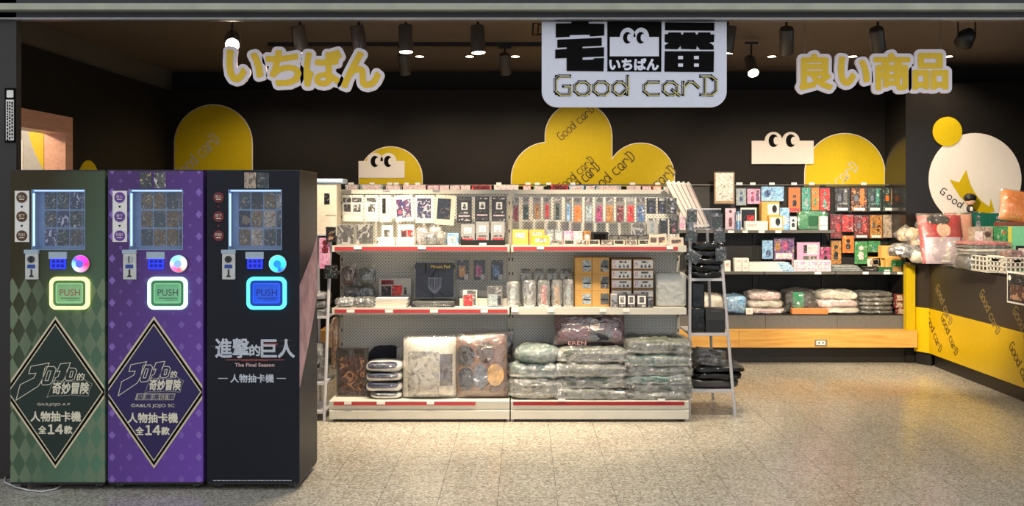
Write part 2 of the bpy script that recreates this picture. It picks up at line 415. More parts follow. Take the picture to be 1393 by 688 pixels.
# ---- lettering from the built-in typeface
TCACHE = {}
def glyphs(body):
    if body in TCACHE: return TCACHE[body]
    c = bpy.data.curves.new('lettering', 'FONT'); c.body = body; c.resolution_u = 3
    o = bpy.data.objects.new('lettering', c); COL.objects.link(o); bpy.context.view_layer.update()
    me = bpy.data.meshes.new_from_object(o.evaluated_get(bpy.context.evaluated_depsgraph_get()))
    vs_ = [(v.co.x, v.co.y) for v in me.vertices]; fs = [tuple(p.vertices) for p in me.polygons]
    bpy.data.objects.remove(o); bpy.data.curves.remove(c); bpy.data.meshes.remove(me)
    x0 = min(v[0] for v in vs_); x1 = max(v[0] for v in vs_); y0 = min(v[1] for v in vs_); y1 = max(v[1] for v in vs_)
    TCACHE[body] = (vs_, fs, x0, x1, y0, y1); return TCACHE[body]
def fat_outline(mb, fr, segs, grow, h, solid, cell):
    """thicken closed outlines by a distance: marching squares over the distance field, one clean flat surface"""
    A = np.array([s_[0] for s_ in segs]); B = np.array([s_[1] for s_ in segs])
    lo = np.minimum(A.min(0), B.min(0))-grow-cell*2; hi = np.maximum(A.max(0), B.max(0))+grow+cell*2
    nx, ny = int((hi[0]-lo[0])/cell)+2, int((hi[1]-lo[1])/cell)+2
    gx = lo[0]+cell*np.arange(nx); gy = lo[1]+cell*np.arange(ny)
    X, Y = np.meshgrid(gx, gy); D = np.full(X.shape, 1e9); IN = np.zeros(X.shape, bool)
    for a, b in zip(A, B):
        d = b-a; l2 = d@d
        if l2 < 1e-14: continue
        t = np.clip(((X-a[0])*d[0]+(Y-a[1])*d[1])/l2, 0, 1)
        D = np.minimum(D, (X-a[0]-t*d[0])**2+(Y-a[1]-t*d[1])**2)
        if abs(d[1]) > 1e-12:
            c = ((a[1] > Y) != (b[1] > Y)) & (X < d[0]*(Y-a[1])/d[1]+a[0]); IN ^= c
    F = grow-np.where(IN, -1, 1)*np.sqrt(D)
    P_ = F > 0
    if solid:                      # close the counters so the backing is one plate
        out = np.zeros(P_.shape, bool); out[0, :] = out[-1, :] = out[:, 0] = out[:, -1] = True; out &= ~P_
        while True:
            g = out.copy(); g[1:] |= out[:-1]; g[:-1] |= out[1:]; g[:, 1:] |= out[:, :-1]; g[:, :-1] |= out[:, 1:]; g &= ~P_
            if (g == out).all(): break
            out = g
        F = np.where(~P_ & ~out, cell, F); P_ = F > 0
    verts = {}; 
    def vid(key, x, y):
        if key not in verts: verts[key] = len(mb.v); mb.v.append(fr.at(x, y, h))
        return verts[key]
    def corner(i, j): return vid(('c', i, j), gx[i], gy[j])
    def cut(i0, j0, i1, j1):
        a, b = F[j0, i0], F[j1, i1]; t = a/(a-b)
        key = ('e',)+tuple(sorted(((i0, j0), (i1, j1))))
        return vid(key, gx[i0]+(gx[i1]-gx[i0])*t, gy[j0]+(gy[j1]-gy[j0])*t)
    rim = []
    for j in range(ny-1):
        i = 0
        while i < nx-1:
            c4 = (P_[j, i], P_[j, i+1], P_[j+1, i+1], P_[j+1, i])
            if not any(c4): i += 1; continue
            if all(c4):
                i2 = i
                while i2 < nx-1 and P_[j, i2+1] and P_[j+1, i2+1]: i2 += 1
                mb.f.append((corner(i, j), corner(i2, j), corner(i2, j+1), corner(i, j+1))); i = i2; continue
            ij = ((i, j), (i+1, j), (i+1, j+1), (i, j+1)); poly = []
            for k in range(4):
                p, q2 = ij[k], ij[(k+1) % 4]
                if c4[k]: poly.append((corner(*p), 0))
                if c4[k] != c4[(k+1) % 4]: poly.append((cut(*p, *q2), 1))
            if len(poly) >= 3:
                mb.f.append(tuple(v for v, _ in poly))
                if solid:
                    for k in range(len(poly)):
                        if poly[k][1] and poly[(k+1) % len(poly)][1]: rim.append((poly[k][0], poly[(k+1) % len(poly)][0]))
            i += 1
    for a, b in rim:
        k = len(mb.v); mb.v += [mb.v[a]-fr.n*solid, mb.v[b]-fr.n*solid]; mb.f.append((b, a, k, k+1))
    return mb
def letters(mb, fr, body, x0, y0, x1, y1, h, bold=0, solid=0, skew=0, rot=0, fat_n=8):
    """fit a line of text into a rectangle of the frame; bold thickens every outline"""
    vs_, fs, a0, a1, b0, b1 = glyphs(body)
    sx, sy = (x1-x0)/(a1-a0), (y1-y0)/(b1-b0)
    cx, cy = (x0+x1)/2, (y0+y1)/2; cr, sr = math.cos(rot), math.sin(rot)
    def tr(p):
        x = x0+(p[0]-a0)*sx; y = y0+(p[1]-b0)*sy; x += (y-y0)*skew
        dx, dy = x-cx, y-cy
        return (cx+dx*cr-dy*sr, cy+dx*sr+dy*cr)
    q = [tr(p) for p in vs_]
    edges = {}
    for f in fs:
        for i in range(len(f)):
            e = tuple(sorted((f[i], f[(i+1) % len(f)]))); edges[e] = edges.get(e, 0)+1
    bd = [e for e, c in edges.items() if c == 1]
    if bold:
        return fat_outline(mb, fr, [(q[a], q[b]) for a, b in bd], bold, h, solid, min((y1-y0)/34, bold*2.2 if bold > .01 else 1))
    k = len(mb.v); mb.v += [fr.at(a, b, h) for a, b in q]
    for f in fs:
        ar = sum(q[f[i]][0]*q[f[(i+1) % len(f)]][1]-q[f[(i+1) % len(f)]][0]*q[f[i]][1] for i in range(len(f)))
        mb.f.append(tuple(k+i for i in (f if ar > 0 else f[::-1])))
    if solid:
        for a, b in bd:
            A, B = fr.at(*q[a], h), fr.at(*q[b], h); C, D = fr.at(*q[b], h-solid), fr.at(*q[a], h-solid)
            mb.add([A, B, C, D], [(0, 1, 2, 3)])
    return mb
# ---- the shop's octagonal stroke lettering
GC = {'G': ([[(.9, 1.4), (.25, 1.4), (0, 1.15), (0, .25), (.25, 0), (.9, 0), (.9, .65), (.5, .65)]], 1.22),
      'o': ([[(.25, 0), (.65, 0), (.9, .25), (.9, .7), (.65, .95), (.25, .95), (0, .7), (0, .25), (.25, 0)]], 1.2),
      'd': ([[(.9, .5), (.45, 0), (.25, 0), (0, .25), (0, .7), (.25, .95), (.55, .95), (.9, .5)], [(.9, 0), (.9, 1.4)]], 1.2),
      ' ': ([], .75),
      'c': ([[(.9, .95), (.25, .95), (0, .7), (0, .25), (.25, 0), (.9, 0)]], 1.2),
      'a': ([[(.25, 0), (.6, 0), (.85, .25), (.85, .7), (.6, .95), (.25, .95), (0, .7), (0, .25), (.25, 0)], [(.55, .35), (.98, -.05)]], 1.24),
      'r': ([[(0, 0), (0, .95)], [(0, .6), (.35, .95), (.6, .95), (.95, .55)]], 1.1),
      'D': ([[(0, 0), (.65, 0), (.95, .3), (.95, 1.1), (.65, 1.4), (0, 1.4)], [(.25, 0), (.25, 1.4)]], .98)}
def shop_text(fr, body, w, h, ang=0, ox=0, oy=0):
    x = 0; lines = []
    for ch in body:
        st, adv = GC[ch]
        lines += [[(x+a, b) for a, b in ln] for ln in st]; x += adv
    tot = x-.2; ca, sa = math.cos(ang), math.sin(ang)
    return [[(ox+(a*w/tot)*ca-(b*h/1.4)*sa, oy+(a*w/tot)*sa+(b*h/1.4)*ca) for a, b in ln] for ln in lines]

# ================================================================== SETTING
S = .292
YW, YR = 8.97, 8.48            # back wall, projecting wall on the right
ZC = 2.76                      # ceiling
XL, XR = -3.45, 5.6
floor = struct(MB().box(-7, 7, -1.5, 9.6, -.05, -.0015).build('floor', GROUT))
tile_me = MB().box(-S/2+.0011, S/2-.0011, -S/2+.0011, S/2-.0011, -.0015, 0)
tile0 = None; rest = MB()
COLX = -.126
nt_ = 0
for i in range(-24, 24):
    xc = COLX+S*(i+.5)
    for j in range(-20, 15):
        yc = 5.173+S*(j+.5)+(S/2 if i % 2 else 0)
        if yc > 9.5 or yc < -1.2 or abs(xc) > 6.8: continue
        px0, py0 = CX+xc/yc*FPX if yc > .5 else -9e9, CY+EYE/yc*FPX if yc > .5 else 9e9
        vis = yc > 4.2 and -40 < px0 < 1430 and py0 < 700 and yc < 8.6 and xc < 3.75
        if vis and yc > 4.95 and xc/yc < -.262: vis = False
        if vis and yc > 6.4 and -1.5 < xc/yc*6.2 < 1.05: vis = False
        if vis:
            if tile0 is None:
                tile0 = tile_me.build('floor_tile', TERR, parent=None, loc=(0, 0, 0)); tile0.parent = floor; o = tile0
            else:
                o = tile0.copy(); COL.objects.link(o)
            o.location = (xc-floor.location.x, yc-floor.location.y, -floor.location.z); nt_ += 1
        else:
            h = S/2-.0011; rest.box(xc-h, xc+h, yc-h, yc+h, -.0015, 0)
fr_ = rest.build('floor_tile_field', TERR, parent=floor); fr_['kind'] = 'stuff'
print('tiles', nt_)

struct(MB().box(XL-.2, XR+.2, YW, YW+.12, 0, 2.56).build('wall_back', BLACKW))
struct(MB().box(XL-.6, XR+.2, YW+.2, YW+.3, 0, ZC).build('wall_back_upper', mat('black_recess', (20, 18, 17), .8)))
# left wall with the doorway left open
wl = MB()
DY0, DY1, DZ = 5.78, 6.95, 2.02
wl.box(XL-.12, XL, 4.95, DY0, 0, 2.56).box(XL-.12, XL, DY1, YW, 0, 2.56).box(XL-.12, XL, DY0, DY1, DZ, 2.56)
struct(wl.build('wall_left', BLACKW))
struct(MB().box(XL-.13, XL-.03, 4.95, YW+.3, 2.56, ZC).build('wall_left_upper', mat('grey_bulkhead', (84, 78, 70), .7, world_co=True, scale=5)))
struct(MB().box(3.5, XR, YR, YW-.001, 0, 2.56).build('wall_right_projection', BLACKGL))
struct(MB().box(XR, XR+.12, 4.95, YW, 0, ZC).build('wall_right', BLACKW))
ceil = struct(MB().box(XL-.7, XR+.12, 4.93, YW+.3, ZC, ZC+.1).build('ceiling', CEIL))
hatch = MB(); fh = Frame((XP(736, 6.9), 6.9, ZC), (1, 0, 0), (0, 1, 0), (0, 0, -1))
hatch.stroke(fh, [[(-.06, -.2), (.5, -.2), (.5, .25), (-.06, .25)], [(-.02, -.16), (.46, -.16), (.46, .21), (-.02, .21)]], .012, 0, .004, close=True)
hatch.build('access_hatch', INK, parent=ceil)

# door frame in the left wall
dr = thing('door_1', 'rosy wood doorway frame in the black left wall', 'door', (XL, (DY0+DY1)/2, 0)); dr['kind'] = 'structure'; del dr['category']
MB().box(XL-.14, XL+.02, DY1-.01, DY1+.10, 0, DZ+.09).build('door_jamb', COPPER, dr)
MB().box(XL-.14, XL+.02, DY0-.10, DY0+.01, 0, DZ+.09).build('door_jamb', COPPER, dr)
MB().box(XL-.14, XL+.02, DY0+.01, DY1-.01, DZ-.04, DZ+.09).build('door_head', COPPER, dr)
MB().box(XL-1.4, XL-.14, DY0-.3, 7.5, 2.25, 2.3).build('door_soffit', PALE, dr)
MB().tube([(XL-.6, 6.6, 2.25), (XL-.6, 6.6, 2.238)], .05, 16).build('added_door_lamp', mat('added_door_lamp_lens', (255, 236, 206), .3, emit=5), dr)  # unseen lamp added to brighten the doorway and the room beyond
ld = bpy.data.lights.new('added_door_lamp_beam', 'POINT'); ld.energy = 22; ld.color = WARM; ld.shadow_soft_size = .05
lo = bpy.data.objects.new('added_door_lamp_beam', ld); COL.objects.link(lo); lo.parent = dr; lo.location = Vector((XL-.6, 6.6, 2.2))-dr.location
nb = tag(MB().box(XL-1.5, XL-.121, 7.3, 7.34, 0, 2.25).build('display_board', mat('grey_board', (150, 148, 144), .5)), 'grey display board seen through the left doorway', 'board')
fb = Frame((0, 7.3, 0)); bq = lambda a, b: (XP(a, 7.3), ZP(b, 7.3))
MB().prism(fb, [bq(38, 170), bq(60, 170), bq(60, 232), bq(55, 222), bq(48, 208), bq(42, 192)], 0, .006).build('yellow_shape', YEL, nb)
MB().prism(fb, [bq(10, 186), bq(26, 186), bq(31, 191), bq(31, 260), bq(10, 260)], 0, .006).build('white_shape', WHITE, nb)

# shop front: pillar and header
PD = 4.9
pil = struct(MB().box(-4.6, XP(22, PD), PD, PD+.05, 0, 2.9).build('wall_front_pillar', PILLAR))
pl = tag(MB().box(XP(8, PD), XP(22, PD)-.002, PD-.012, PD-.0005, ZP(194, PD), ZP(120, PD)).build('notice_plate', INK), 'narrow vertical notice plate on the dark left pillar', 'sign')
fpl = Frame((0, PD-.012, 0))
MB().prism(fpl, [(XP(10, PD), ZP(191, PD)), (XP(20.5, PD), ZP(191, PD)), (XP(20.5, PD), ZP(136, PD)), (XP(10, PD), ZP(136, PD))], 0, .002).build('notice_panel', PAPER, pl)
MB().prism(fpl, rrect(XP(11, PD), ZP(133, PD), XP(20, PD), ZP(123, PD), .004), 0, .002).build('notice_emblem', PAPER, pl)
mk = MB()
for cxp in (12.3, 15.4, 18.6):
    y = 138.5
    while y < 189:
        l = random.uniform(2, 4.2); mk.box(XP(cxp-.8, PD), XP(cxp+.9, PD), PD-.0165, PD-.0142, ZP(y+l, PD), ZP(y, PD)); y += l+random.uniform(.8, 2)
o = mk.build('notice_marks', INK, pl); o['kind'] = 'stuff'
HD = 4.88
hb = MB().box(-4.6, 6.5, HD+.02, HD+.05, ZP(27, HD), 2.95)
struct(hb.build('trim_1', mat('header_dark', (40, 40, 42), .4, world_co=True)))
struct(MB().box(-4.6, 6.5, HD-.05, HD+.02, ZP(15.5, HD), ZP(7, HD)).build('trim_2', mat('header_metal', (168, 168, 150), .4, var=.14, scale=6, world_co=True)))
struct(MB().box(-4.6, 6.5, HD-.01, HD+.02, ZP(26.5, HD), ZP(24.2, HD)).build('trim_4', mat('header_edge', (150, 148, 150), .3)))

# ---- flat decorations on the back wall
fw = Frame((0, YW-.0008, 0))
def wx(px): return XP(px, YW)
def wz(py): return ZP(py, YW)
def arch_pts(x0, x1, ytop, zbot=.4, grow=0):
    a, b = wx(x0)-grow, wx(x1)+grow; r = (b-a)/2; top = wz(ytop)+grow
    return [(a, zbot), (b, zbot)]+arc((a+b)/2, top-r, r, 0, 180, 28)
def decal(name, label, pts, rim_pts, n0=.004):
    o = tag(MB().prism(fw, rim_pts, 0, n0).build(name, PALE), label, 'wall decor')
    MB().prism(fw, pts, n0, n0+.004).build('yellow_face', YEL, o)
    return o
def words(parent, fr, body, x, z, w, h, ang, m, lift, sw=None):
    MB().stroke(fr, shop_text(fr, body, w, h, ang, x, z), sw or h*.11, lift, lift+.0015, jit=2e-5).build('lettering', m, parent)
a1 = decal('arch_board', 'large yellow arch board on the back wall above the purple machine', arch_pts(238, 343, 143), arch_pts(238, 343, 143, grow=.008))
words(a1, fw, 'Good carD', wx(247)-.0, wz(244), .52, .11, math.radians(45), GREYL, .008)
def eyes_emblem(parent, fr, x0, x1, z0, z1, lift, ecx, er):
    m = MB().prism(fr, [(x0, z0), (x1, z0), (x1, z1), (x0, z1)], lift, lift+.004)
    o = m.build('emblem_block', PALE, parent)
    for cxx in ecx:
        MB().prism(fr, arc(cxx, z1, er, 0, 180, 18), lift, lift+.0045).build('eye_dome', PALE, o)
        MB().prism(fr, disc(cxx-er*.02, z1-er*.05, er*.52, 24, er*.7), lift+.0045, lift+.006).build('eye', INK, o)
        MB().prism(fr, disc(cxx+er*.30, z1-er*.05, er*.30, 20, er*.44), lift+.006, lift+.007).build('eye_glint', PALE, o)
a2 = decal('arch_board', 'small yellow arch board half covered by a pale emblem with eyes', arch_pts(489, 574, 200), arch_pts(489, 574, 200, grow=.008))
eyes_emblem(a2, fw, wx(488), wx(550.5), wz(242), wz(219), .008, (wx(510.5), wx(528.5)), .078)
cl_in = MB(); cl_rim = MB()
cl = None
for g, mb_, l0, l1 in ((.008, cl_rim, 0, .004), (0, cl_in, .004, .008)):
    mb_.prism(fw, arch_pts(742, 832, 140, grow=g), l0, l1+.0002)
    mb_.prism(fw, arch_pts(696, 794, 194, grow=g), l0, l1)
    mb_.prism(fw, arch_pts(826, 917, 195, grow=g), l0, l1+.0001)
cl = tag(cl_rim.build('cloud_board', PALE), 'yellow three-lobed cloud board on the wall behind the hanging shop sign', 'wall decor')
cl_in.build('yellow_face', YEL, cl)
A45 = math.radians(42)
words(cl, fw, 'Good carD', wx(764), wz(191), .42, .075, A45, OLIVE, .0085)
words(cl, fw, 'Good carD', wx(764), wz(260), .42, .075, A45, OLIVE, .0085)
words(cl, fw, 'Good carD', wx(772), wz(270), .42, .10, A45, OLIVE, .0085)
words(cl, fw, 'Good carD', wx(806), wz(268), .55, .10, A45, OLIVE, .0085)
words(cl, fw, 'Good carD', wx(862), wz(287), .55, .10, A45, OLIVE, .0085)
a3 = decal('arch_board', 'bright yellow arch board at the right end of the back wall', arch_pts(1095, 1203, 182), arch_pts(1095, 1203, 182, grow=.008))
words(a3, fw, 'Good carD', wx(1108), wz(283), .56, .10, A45, GREYL, .0085)
em = tag(MB().box(wx(1022), wx(1106), YW-.020, YW-.0102, wz(223), wz(191.5)).build('emblem_board', PALE), 'pale rectangular emblem with two eyes beside the right yellow arch', 'wall decor')
fwe = Frame((0, YW-.0102, 0))
for cxx in (wx(1051.5), wx(1075)):
    MB().prism(fwe, arc(cxx, wz(191.5), .085, 0, 180, 18), 0, .0102).build('eye_dome', PALE, em)
    MB().prism(fwe, disc(cxx, wz(191.5), .048, 24, .062), .0102, .012).build('eye', INK, em)
    MB().prism(fwe, disc(cxx+.026, wz(191.5), .026, 20, .038), .012, .0132).build('eye_glint', PALE, em)
fwr = Frame((0, YR-.0008, 0))
rx = lambda px: XP(px, YR); rz = lambda py: ZP(py, YR)
k_ = YR/FPX
wc = tag(MB().prism(fwr, disc(rx(1326), rz(244), 63*k_, 56), 0, .006).build('round_board', WHITE), 'large white round board on the black wall behind the counter', 'wall decor')
MB().prism(fwr, [(rx(a), rz(b)) for a, b in ((1291, 244), (1304, 248), (1313.5, 231), (1319, 250), (1326, 263), (1334, 273), (1345, 281), (1347, 270), (1352, 287), (1345, 290), (1330, 288), (1318, 280), (1306, 268), (1298, 256))], .006, .009).build('arrow_shape', YEL, wc)
gx = MB()
for ch, (a, b, an) in zip('Good car', ((1278, 262, -38), (1287, 269, -36), (1294, 275, -34), (1301, 280, -31), (1312, 287, -26), (1320, 290, -22), (1328, 292, -18), (1335, 294, -14))):
    if ch != ' ': gx.stroke(fwr, [[(rx(a)+p*.042*math.cos(math.radians(an))-q*.042*math.sin(math.radians(an)), rz(b)+p*.042*math.sin(math.radians(an))+q*.042*math.cos(math.radians(an))) for p, q in ln] for ln in GC[ch][0]], .008, .006, .0075, jit=2e-5)
gx.build('lettering', INK, wc)
tag(MB().prism(fwr, disc(rx(1288), rz(179), 20*k_, 36), .0068, .012).build('round_board', YEL), 'small yellow disc overlapping the top of the white round board', 'wall decor')
fl_ = Frame((XL+.0008, 0, 0), (0, 1, 0), (0, 0, 1), (1, 0, 0))
tag(MB().prism(fl_, [(7.16, .4), (7.52, .4)]+arc(7.34, 1.62, .18, 0, 180, 20), 0, .006).build('arch_board', YEL), 'tiny yellow arch on the left wall just above the green machine', 'wall decor')

# ================================================================== SIGNS
GD = 4.965
fg = Frame((0, GD, 0)); gX = lambda z: XP(720+z/4.587, GD); gZ = lambda z: ZP(z/4.587, GD)
gs = thing('hanging_shop_sign', 'white rounded shop sign with black block characters hanging from the header', 'sign', (XP(863, GD), GD, ZP(146, GD)))
x0, x1, z0, z1 = gX(78), gX(1232), gZ(668), gZ(120); r_ = .085
MB().prism(fg, [(x0, z1), (x0, z0+r_)]+arc(x0+r_, z0+r_, r_, 180, 270, 10)+arc(x1-r_, z0+r_, r_, 270, 360, 10)+[(x1, z1)], -.025, 0).build('sign_panel', SIGNW, gs)
def gp(mb, pts, h=.004): mb.prism(fg, [(gX(a), gZ(b)) for a, b in pts], 0, h); return mb
m = MB()
gp(m, [(165, 148), (262, 146), (262, 132), (370, 132), (370, 148), (468, 150), (468, 222), (378, 228), (378, 217), (252, 219), (252, 230), (165, 234)])
gp(m, [(175, 248), (452, 236), (452, 286), (175, 298)], .0041)
gp(m, [(162, 310), (466, 295), (466, 352), (162, 365)], .0042)
gp(m, [(233, 280), (332, 276), (332, 380), (233, 390)], .0043)
gp(m, [(233, 360), (332, 374), (398, 372), (405, 364), (466, 362), (463, 445), (233, 443)], .0044)
m.build('character_block', INK, gs)
m = MB(); gp(m, [(487, 136), (825, 138), (823, 448), (487, 446)]); q = m.build('emblem_block', INK, gs)
m = MB(); m.prism(fg, [(gX(502), gZ(352)), (gX(808), gZ(352)), (gX(808), gZ(232)), (gX(502), gZ(232))], .004, .006)
q2 = m.build('emblem_face', SIGNW, q)
for cxx in (614, 698):
    MB().prism(fg, arc(gX(cxx), gZ(232), .042, 0, 180, 16, .05), .004, .0062).build('eye_dome', SIGNW, q)
    MB().prism(fg, disc(gX(cxx-3), gZ(237), .023, 22, .031), .0062, .0075).build('eye', INK, q)
    MB().prism(fg, disc(gX(cxx+11), gZ(237), .013, 18, .021), .0075, .0085).build('eye_glint', SIGNW, q)
letters(MB(), fg, 'いちばん', gX(502), gZ(436), gX(803), gZ(368), .006, bold=.0035).build('small_lettering', SIGNW, q)
m = MB(); gp(m, [(847, 140), (1154, 142), (1154, 192), (847, 190)])
gp(m, [(867, 203), (945, 203), (948, 216), (960, 216), (962, 203), (1035, 203), (1040, 216), (1052, 216), (1055, 203), (1130, 203), (1130, 215), (1154, 215), (1152, 262), (1122, 265), (1150, 285), (1150, 310), (1065, 310), (1045, 285), (1042, 308), (948, 306), (945, 285), (925, 308), (847, 306), (845, 282), (872, 268), (845, 262), (845, 215), (867, 212)])
gp(m, [(845, 320), (1152, 320), (1150, 450), (843, 448)])
q = m.build('character_block', INK, gs)
for a in (928, 1027):
    for b in (350, 397):
        MB().prism(fg, [(gX(a), gZ(b+20)), (gX(a+30), gZ(b+20)), (gX(a+30), gZ(b)), (gX(a), gZ(b))], .004, .0052).build('window_square', SIGNW, q)
tx = shop_text(fg, 'Good carD', gX(1146)-gX(163), gZ(475)-gZ(590), 0, gX(163), gZ(590))
MB().stroke(fg, tx, .017, 0, .003, jit=2e-5).build('lettering', INK, gs)
MB().stroke(fg, [[(a+.006, b-.004) for a, b in ln] for ln in tx], .0055, .003, .0045, jit=2e-5).build('lettering_inline', mat('pale_yellow_inline', (206, 192, 110), .5), gs)['kind'] = 'stuff'
MB().stroke(fg, [[(a-.0035, b+.003) for a, b in ln] for ln in tx], .002, .003, .0043, jit=2e-5).build('lettering_outline', SIGNW, gs)
for w_ in ([(160, 468), (200, 468), (160, 520)], [(160, 592), (160, 555), (195, 592)], [(345, 592), (378, 592), (378, 560)], [(585, 592), (618, 592), (618, 555)], [(1110, 478), (1147, 478), (1147, 510)], [(1110, 602), (1147, 602), (1147, 565)]):
    gp(MB(), w_, .0032).build('corner_wedge', INK, gs)

def cut_sign(label, chars, base, d, wires):
    """outlined hanging characters: pale backing grown from each glyph, yellow glyph in front"""
    f = Frame((0, d, 0))
    root = thing('hanging_character_sign', label, 'sign', (XP(sum(c[1]+c[3] for c in chars)/2/len(chars), d), d, ZP(base, d)))
    bk = MB(); fc = None
    for i, (ch, a, b, c, e, rot) in enumerate(chars):
        letters(bk, f, ch, XP(a, d), ZP(e, d), XP(c, d), ZP(b, d), .0, bold=.029, solid=.018, rot=math.radians(rot), fat_n=12)
    bk.build('sign_backing', SIGNP, root)
    for i, (ch, a, b, c, e, rot) in enumerate(chars):
        letters(MB(), f, ch, XP(a, d), ZP(e, d), XP(c, d), ZP(b, d), .003, bold=.0085, rot=math.radians(rot)).build('sign_character', YELD, root)
    for (px, py) in wires:
        MB().tube([(XP(px, d), d+.01, ZP(py, d)), (XP(px, d)+.03, d+.05, ZC)], .0012, 5).build('hanging_wire', CHROME, root)
ID = 5.2
cut_sign('white edged yellow hiragana sign hanging on the left', [('い', 309, 71, 357, 111, -4), ('ち', 364, 70, 408, 115, 2), ('ば', 415, 70, 463, 116, 0), ('ん', 466, 72, 516, 118, 0)], 125, ID, [(325, 68), (490, 70)])
cut_sign('white edged yellow kanji sign hanging on the right', [('良', 1089, 75, 1131, 121, 0), ('い', 1141, 81, 1182, 116, -6), ('商', 1190, 74, 1236, 121, 0), ('品', 1243, 74, 1288, 120, 0)], 125, ID, [(1095, 74), (1280, 72)])

# ================================================================== LIGHT FITTINGS
LENS = mat('lamp_lens', (255, 240, 214), .3, emit=14)
LENSD = mat('lamp_lens_dim', (255, 240, 214), .3, emit=5)
def track(label, px0, px1, d, cat='light track'):
    return tag(MB().box(XP(px0, d), XP(px1, d), d-.018, d+.018, ZC-.03, ZC).build('lighting_track', BLKM), label, cat)
track('near black lighting track on the ceiling behind the header', 130, 1560, 5.8)
track('far black lighting track across the ceiling', 365, 900, 7.5)
def spot(label, px, py0, py1, d, aim, power, lens=LENS, size=.045, ang=70, blend=.7, r=.045, lay=.45):
    top = Vector(P(px, py0, d)); aim = Vector(aim); c = top+Vector((0, 0, -.09))
    beam = (aim-c).normalized(); dirv = Vector((beam.x*lay, beam.y*lay, beam.z)).normalized(); ln = .17
    root = thing('track_spotlight', label, 'spotlight', (top.x, d, ZC-.03), 'track spotlights')
    MB().box(top.x-.05, top.x+.05, d-.016, d+.016, ZC-.05, ZC-.03).build('adapter', BLKM, root)
    MB().tube([(top.x, d, ZC-.04), (top.x, d, c.z+.02)], .008, 8).build('stem', BLKM, root)
    a = c-dirv*ln/2; b = c+dirv*ln/2
    MB().tube([a, a+dirv*.01, b-dirv*.008, b], [r*.9, r, r, r*.97], 20, cap=False).tube([a, a+dirv*.002], [r*.9, r*.9], 20).build('housing', mat('spot_housing', (74, 66, 60), .35), root, smooth=True)
    MB().tube([b-dirv*.006, b+dirv*.001], [r*.9, r*.9], 20).build('lens', lens, root)
    if power:
        ld = bpy.data.lights.new('spot_beam', 'SPOT'); ld.energy = power*PW; ld.color = WARM; ld.spot_size = math.radians(ang); ld.spot_blend = blend; ld.shadow_soft_size = size
        lo = bpy.data.objects.new('spot_beam', ld); COL.objects.link(lo); lo.parent = root
        lo.location = (b+dirv*.02)-root.location; lo.rotation_euler = beam.to_track_quat('-Z', 'Y').to_euler()
    return root
spot('glaring track spotlight above the left hiragana sign', 316, 36, 70, 5.8, (-1.0, 3.2, .7), 55, ang=80, lay=1.3)
spot('track spotlight over the gap between the two left hiragana characters', 408, 34, 66, 5.8, (-.95, 6.4, .75), 62)
spot('track spotlight above the right end of the hiragana sign', 488, 34, 66, 5.8, (-.55, 6.35, .7), 62)
spot('upright track spotlight right of the hiragana sign', 552, 33, 66, 5.8, (-.6, 5.6, 0), 80, ang=85)
spot('track spotlight shining down, between hiragana sign and shop sign', 650, 34, 68, 5.8, (.0, 5.45, 0), 90, ang=85)
spot('track spotlight partly hidden by the right edge of the shop sign', 990, 34, 62, 5.8, (.8, 6.35, .7), 66)
spot('track spotlight between shop sign and kanji sign', 1070, 36, 66, 5.8, (2.4, 8.6, .8), 230, ang=62)
spot('track spotlight above the kanji sign', 1194, 36, 68, 5.8, (3.6, 8.2, .95), 260, ang=62)
spot('track spotlight behind the middle of the shop sign', 800, 36, 68, 5.8, (.35, 6.35, .7), 66)
spot('small track spotlight on the far track near the hiragana sign', 550, 72, 100, 7.5, (-.75, 8.9, 1.4), 18)
spot('small track spotlight on the far track left of the shop sign', 687, 72, 103, 7.5, (.1, 8.9, 1.5), 18)
spot('glaring spotlight on the far right just left of the kanji sign', 1022, 74, 104, 7.3, (1.9, 5.6, 0), 70, ang=85, lay=1.2)
fl = thing('floodlight', 'round black floodlight on a bracket at the upper right', 'floodlight', (XP(1315, 5.9), 5.9, ZC))
fx = XP(1315, 5.9); fz = ZP(51, 5.9)
MB().box(fx-.06, fx+.03, 5.87, 5.93, ZC-.05, ZC).build('mount', BLKM, fl)
MB().tube([(fx-.055, 5.9, fz), (fx-.055, 5.9, ZC-.08), (fx+.055, 5.9, ZC-.08), (fx+.055, 5.9, fz)], .005, 6).tube([(fx, 5.9, ZC-.08), (fx, 5.9, ZC-.04)], .006, 6).build('bracket', BLKM, fl)
MB().tube([(fx, 5.86, fz+.03), (fx, 5.9, fz+.01), (fx, 5.95, fz-.03)], [.03, .055, .058], 18).build('housing', BLKM, fl, smooth=True)
def downlight(label, px, d, power):
    x = XP(px, d)
    root = thing('recessed_downlight', label, 'downlight', (x, d, ZC-.004), 'recessed downlights')
    MB().tube([(x, d, ZC+.001), (x, d, ZC-.006)], [.055, .05], 20, cap=True).build('rim', BLKM, root)
    MB().tube([(x, d, ZC-.005), (x, d, ZC-.008)], [.036, .036], 18).build('lens', LENSD, root)
    ld = bpy.data.lights.new('down_beam', 'SPOT'); ld.energy = power*PW; ld.color = WARM; ld.spot_size = math.radians(140); ld.spot_blend = .6; ld.shadow_soft_size = .04
    lo = bpy.data.objects.new('down_beam', ld); COL.objects.link(lo); lo.parent = root; lo.location = (0, 0, -.02)
for nm, px in (('left of the spotlights in mid ceiling', 571), ('behind the spotlight in mid ceiling', 639), ('just left of the shop sign', 701), ('seen between shop sign and kanji sign', 1050)):
    downlight('added unseen downlight '+nm, px, 8.17, 15)
for nm, px in (('behind the left half of the shop sign', 800), ('behind the right half of the shop sign', 920), ('behind the kanji sign', 1160), ('at the far right end of the ceiling', 1290)):
    downlight('added unseen downlight '+nm, px, 8.17, 26)
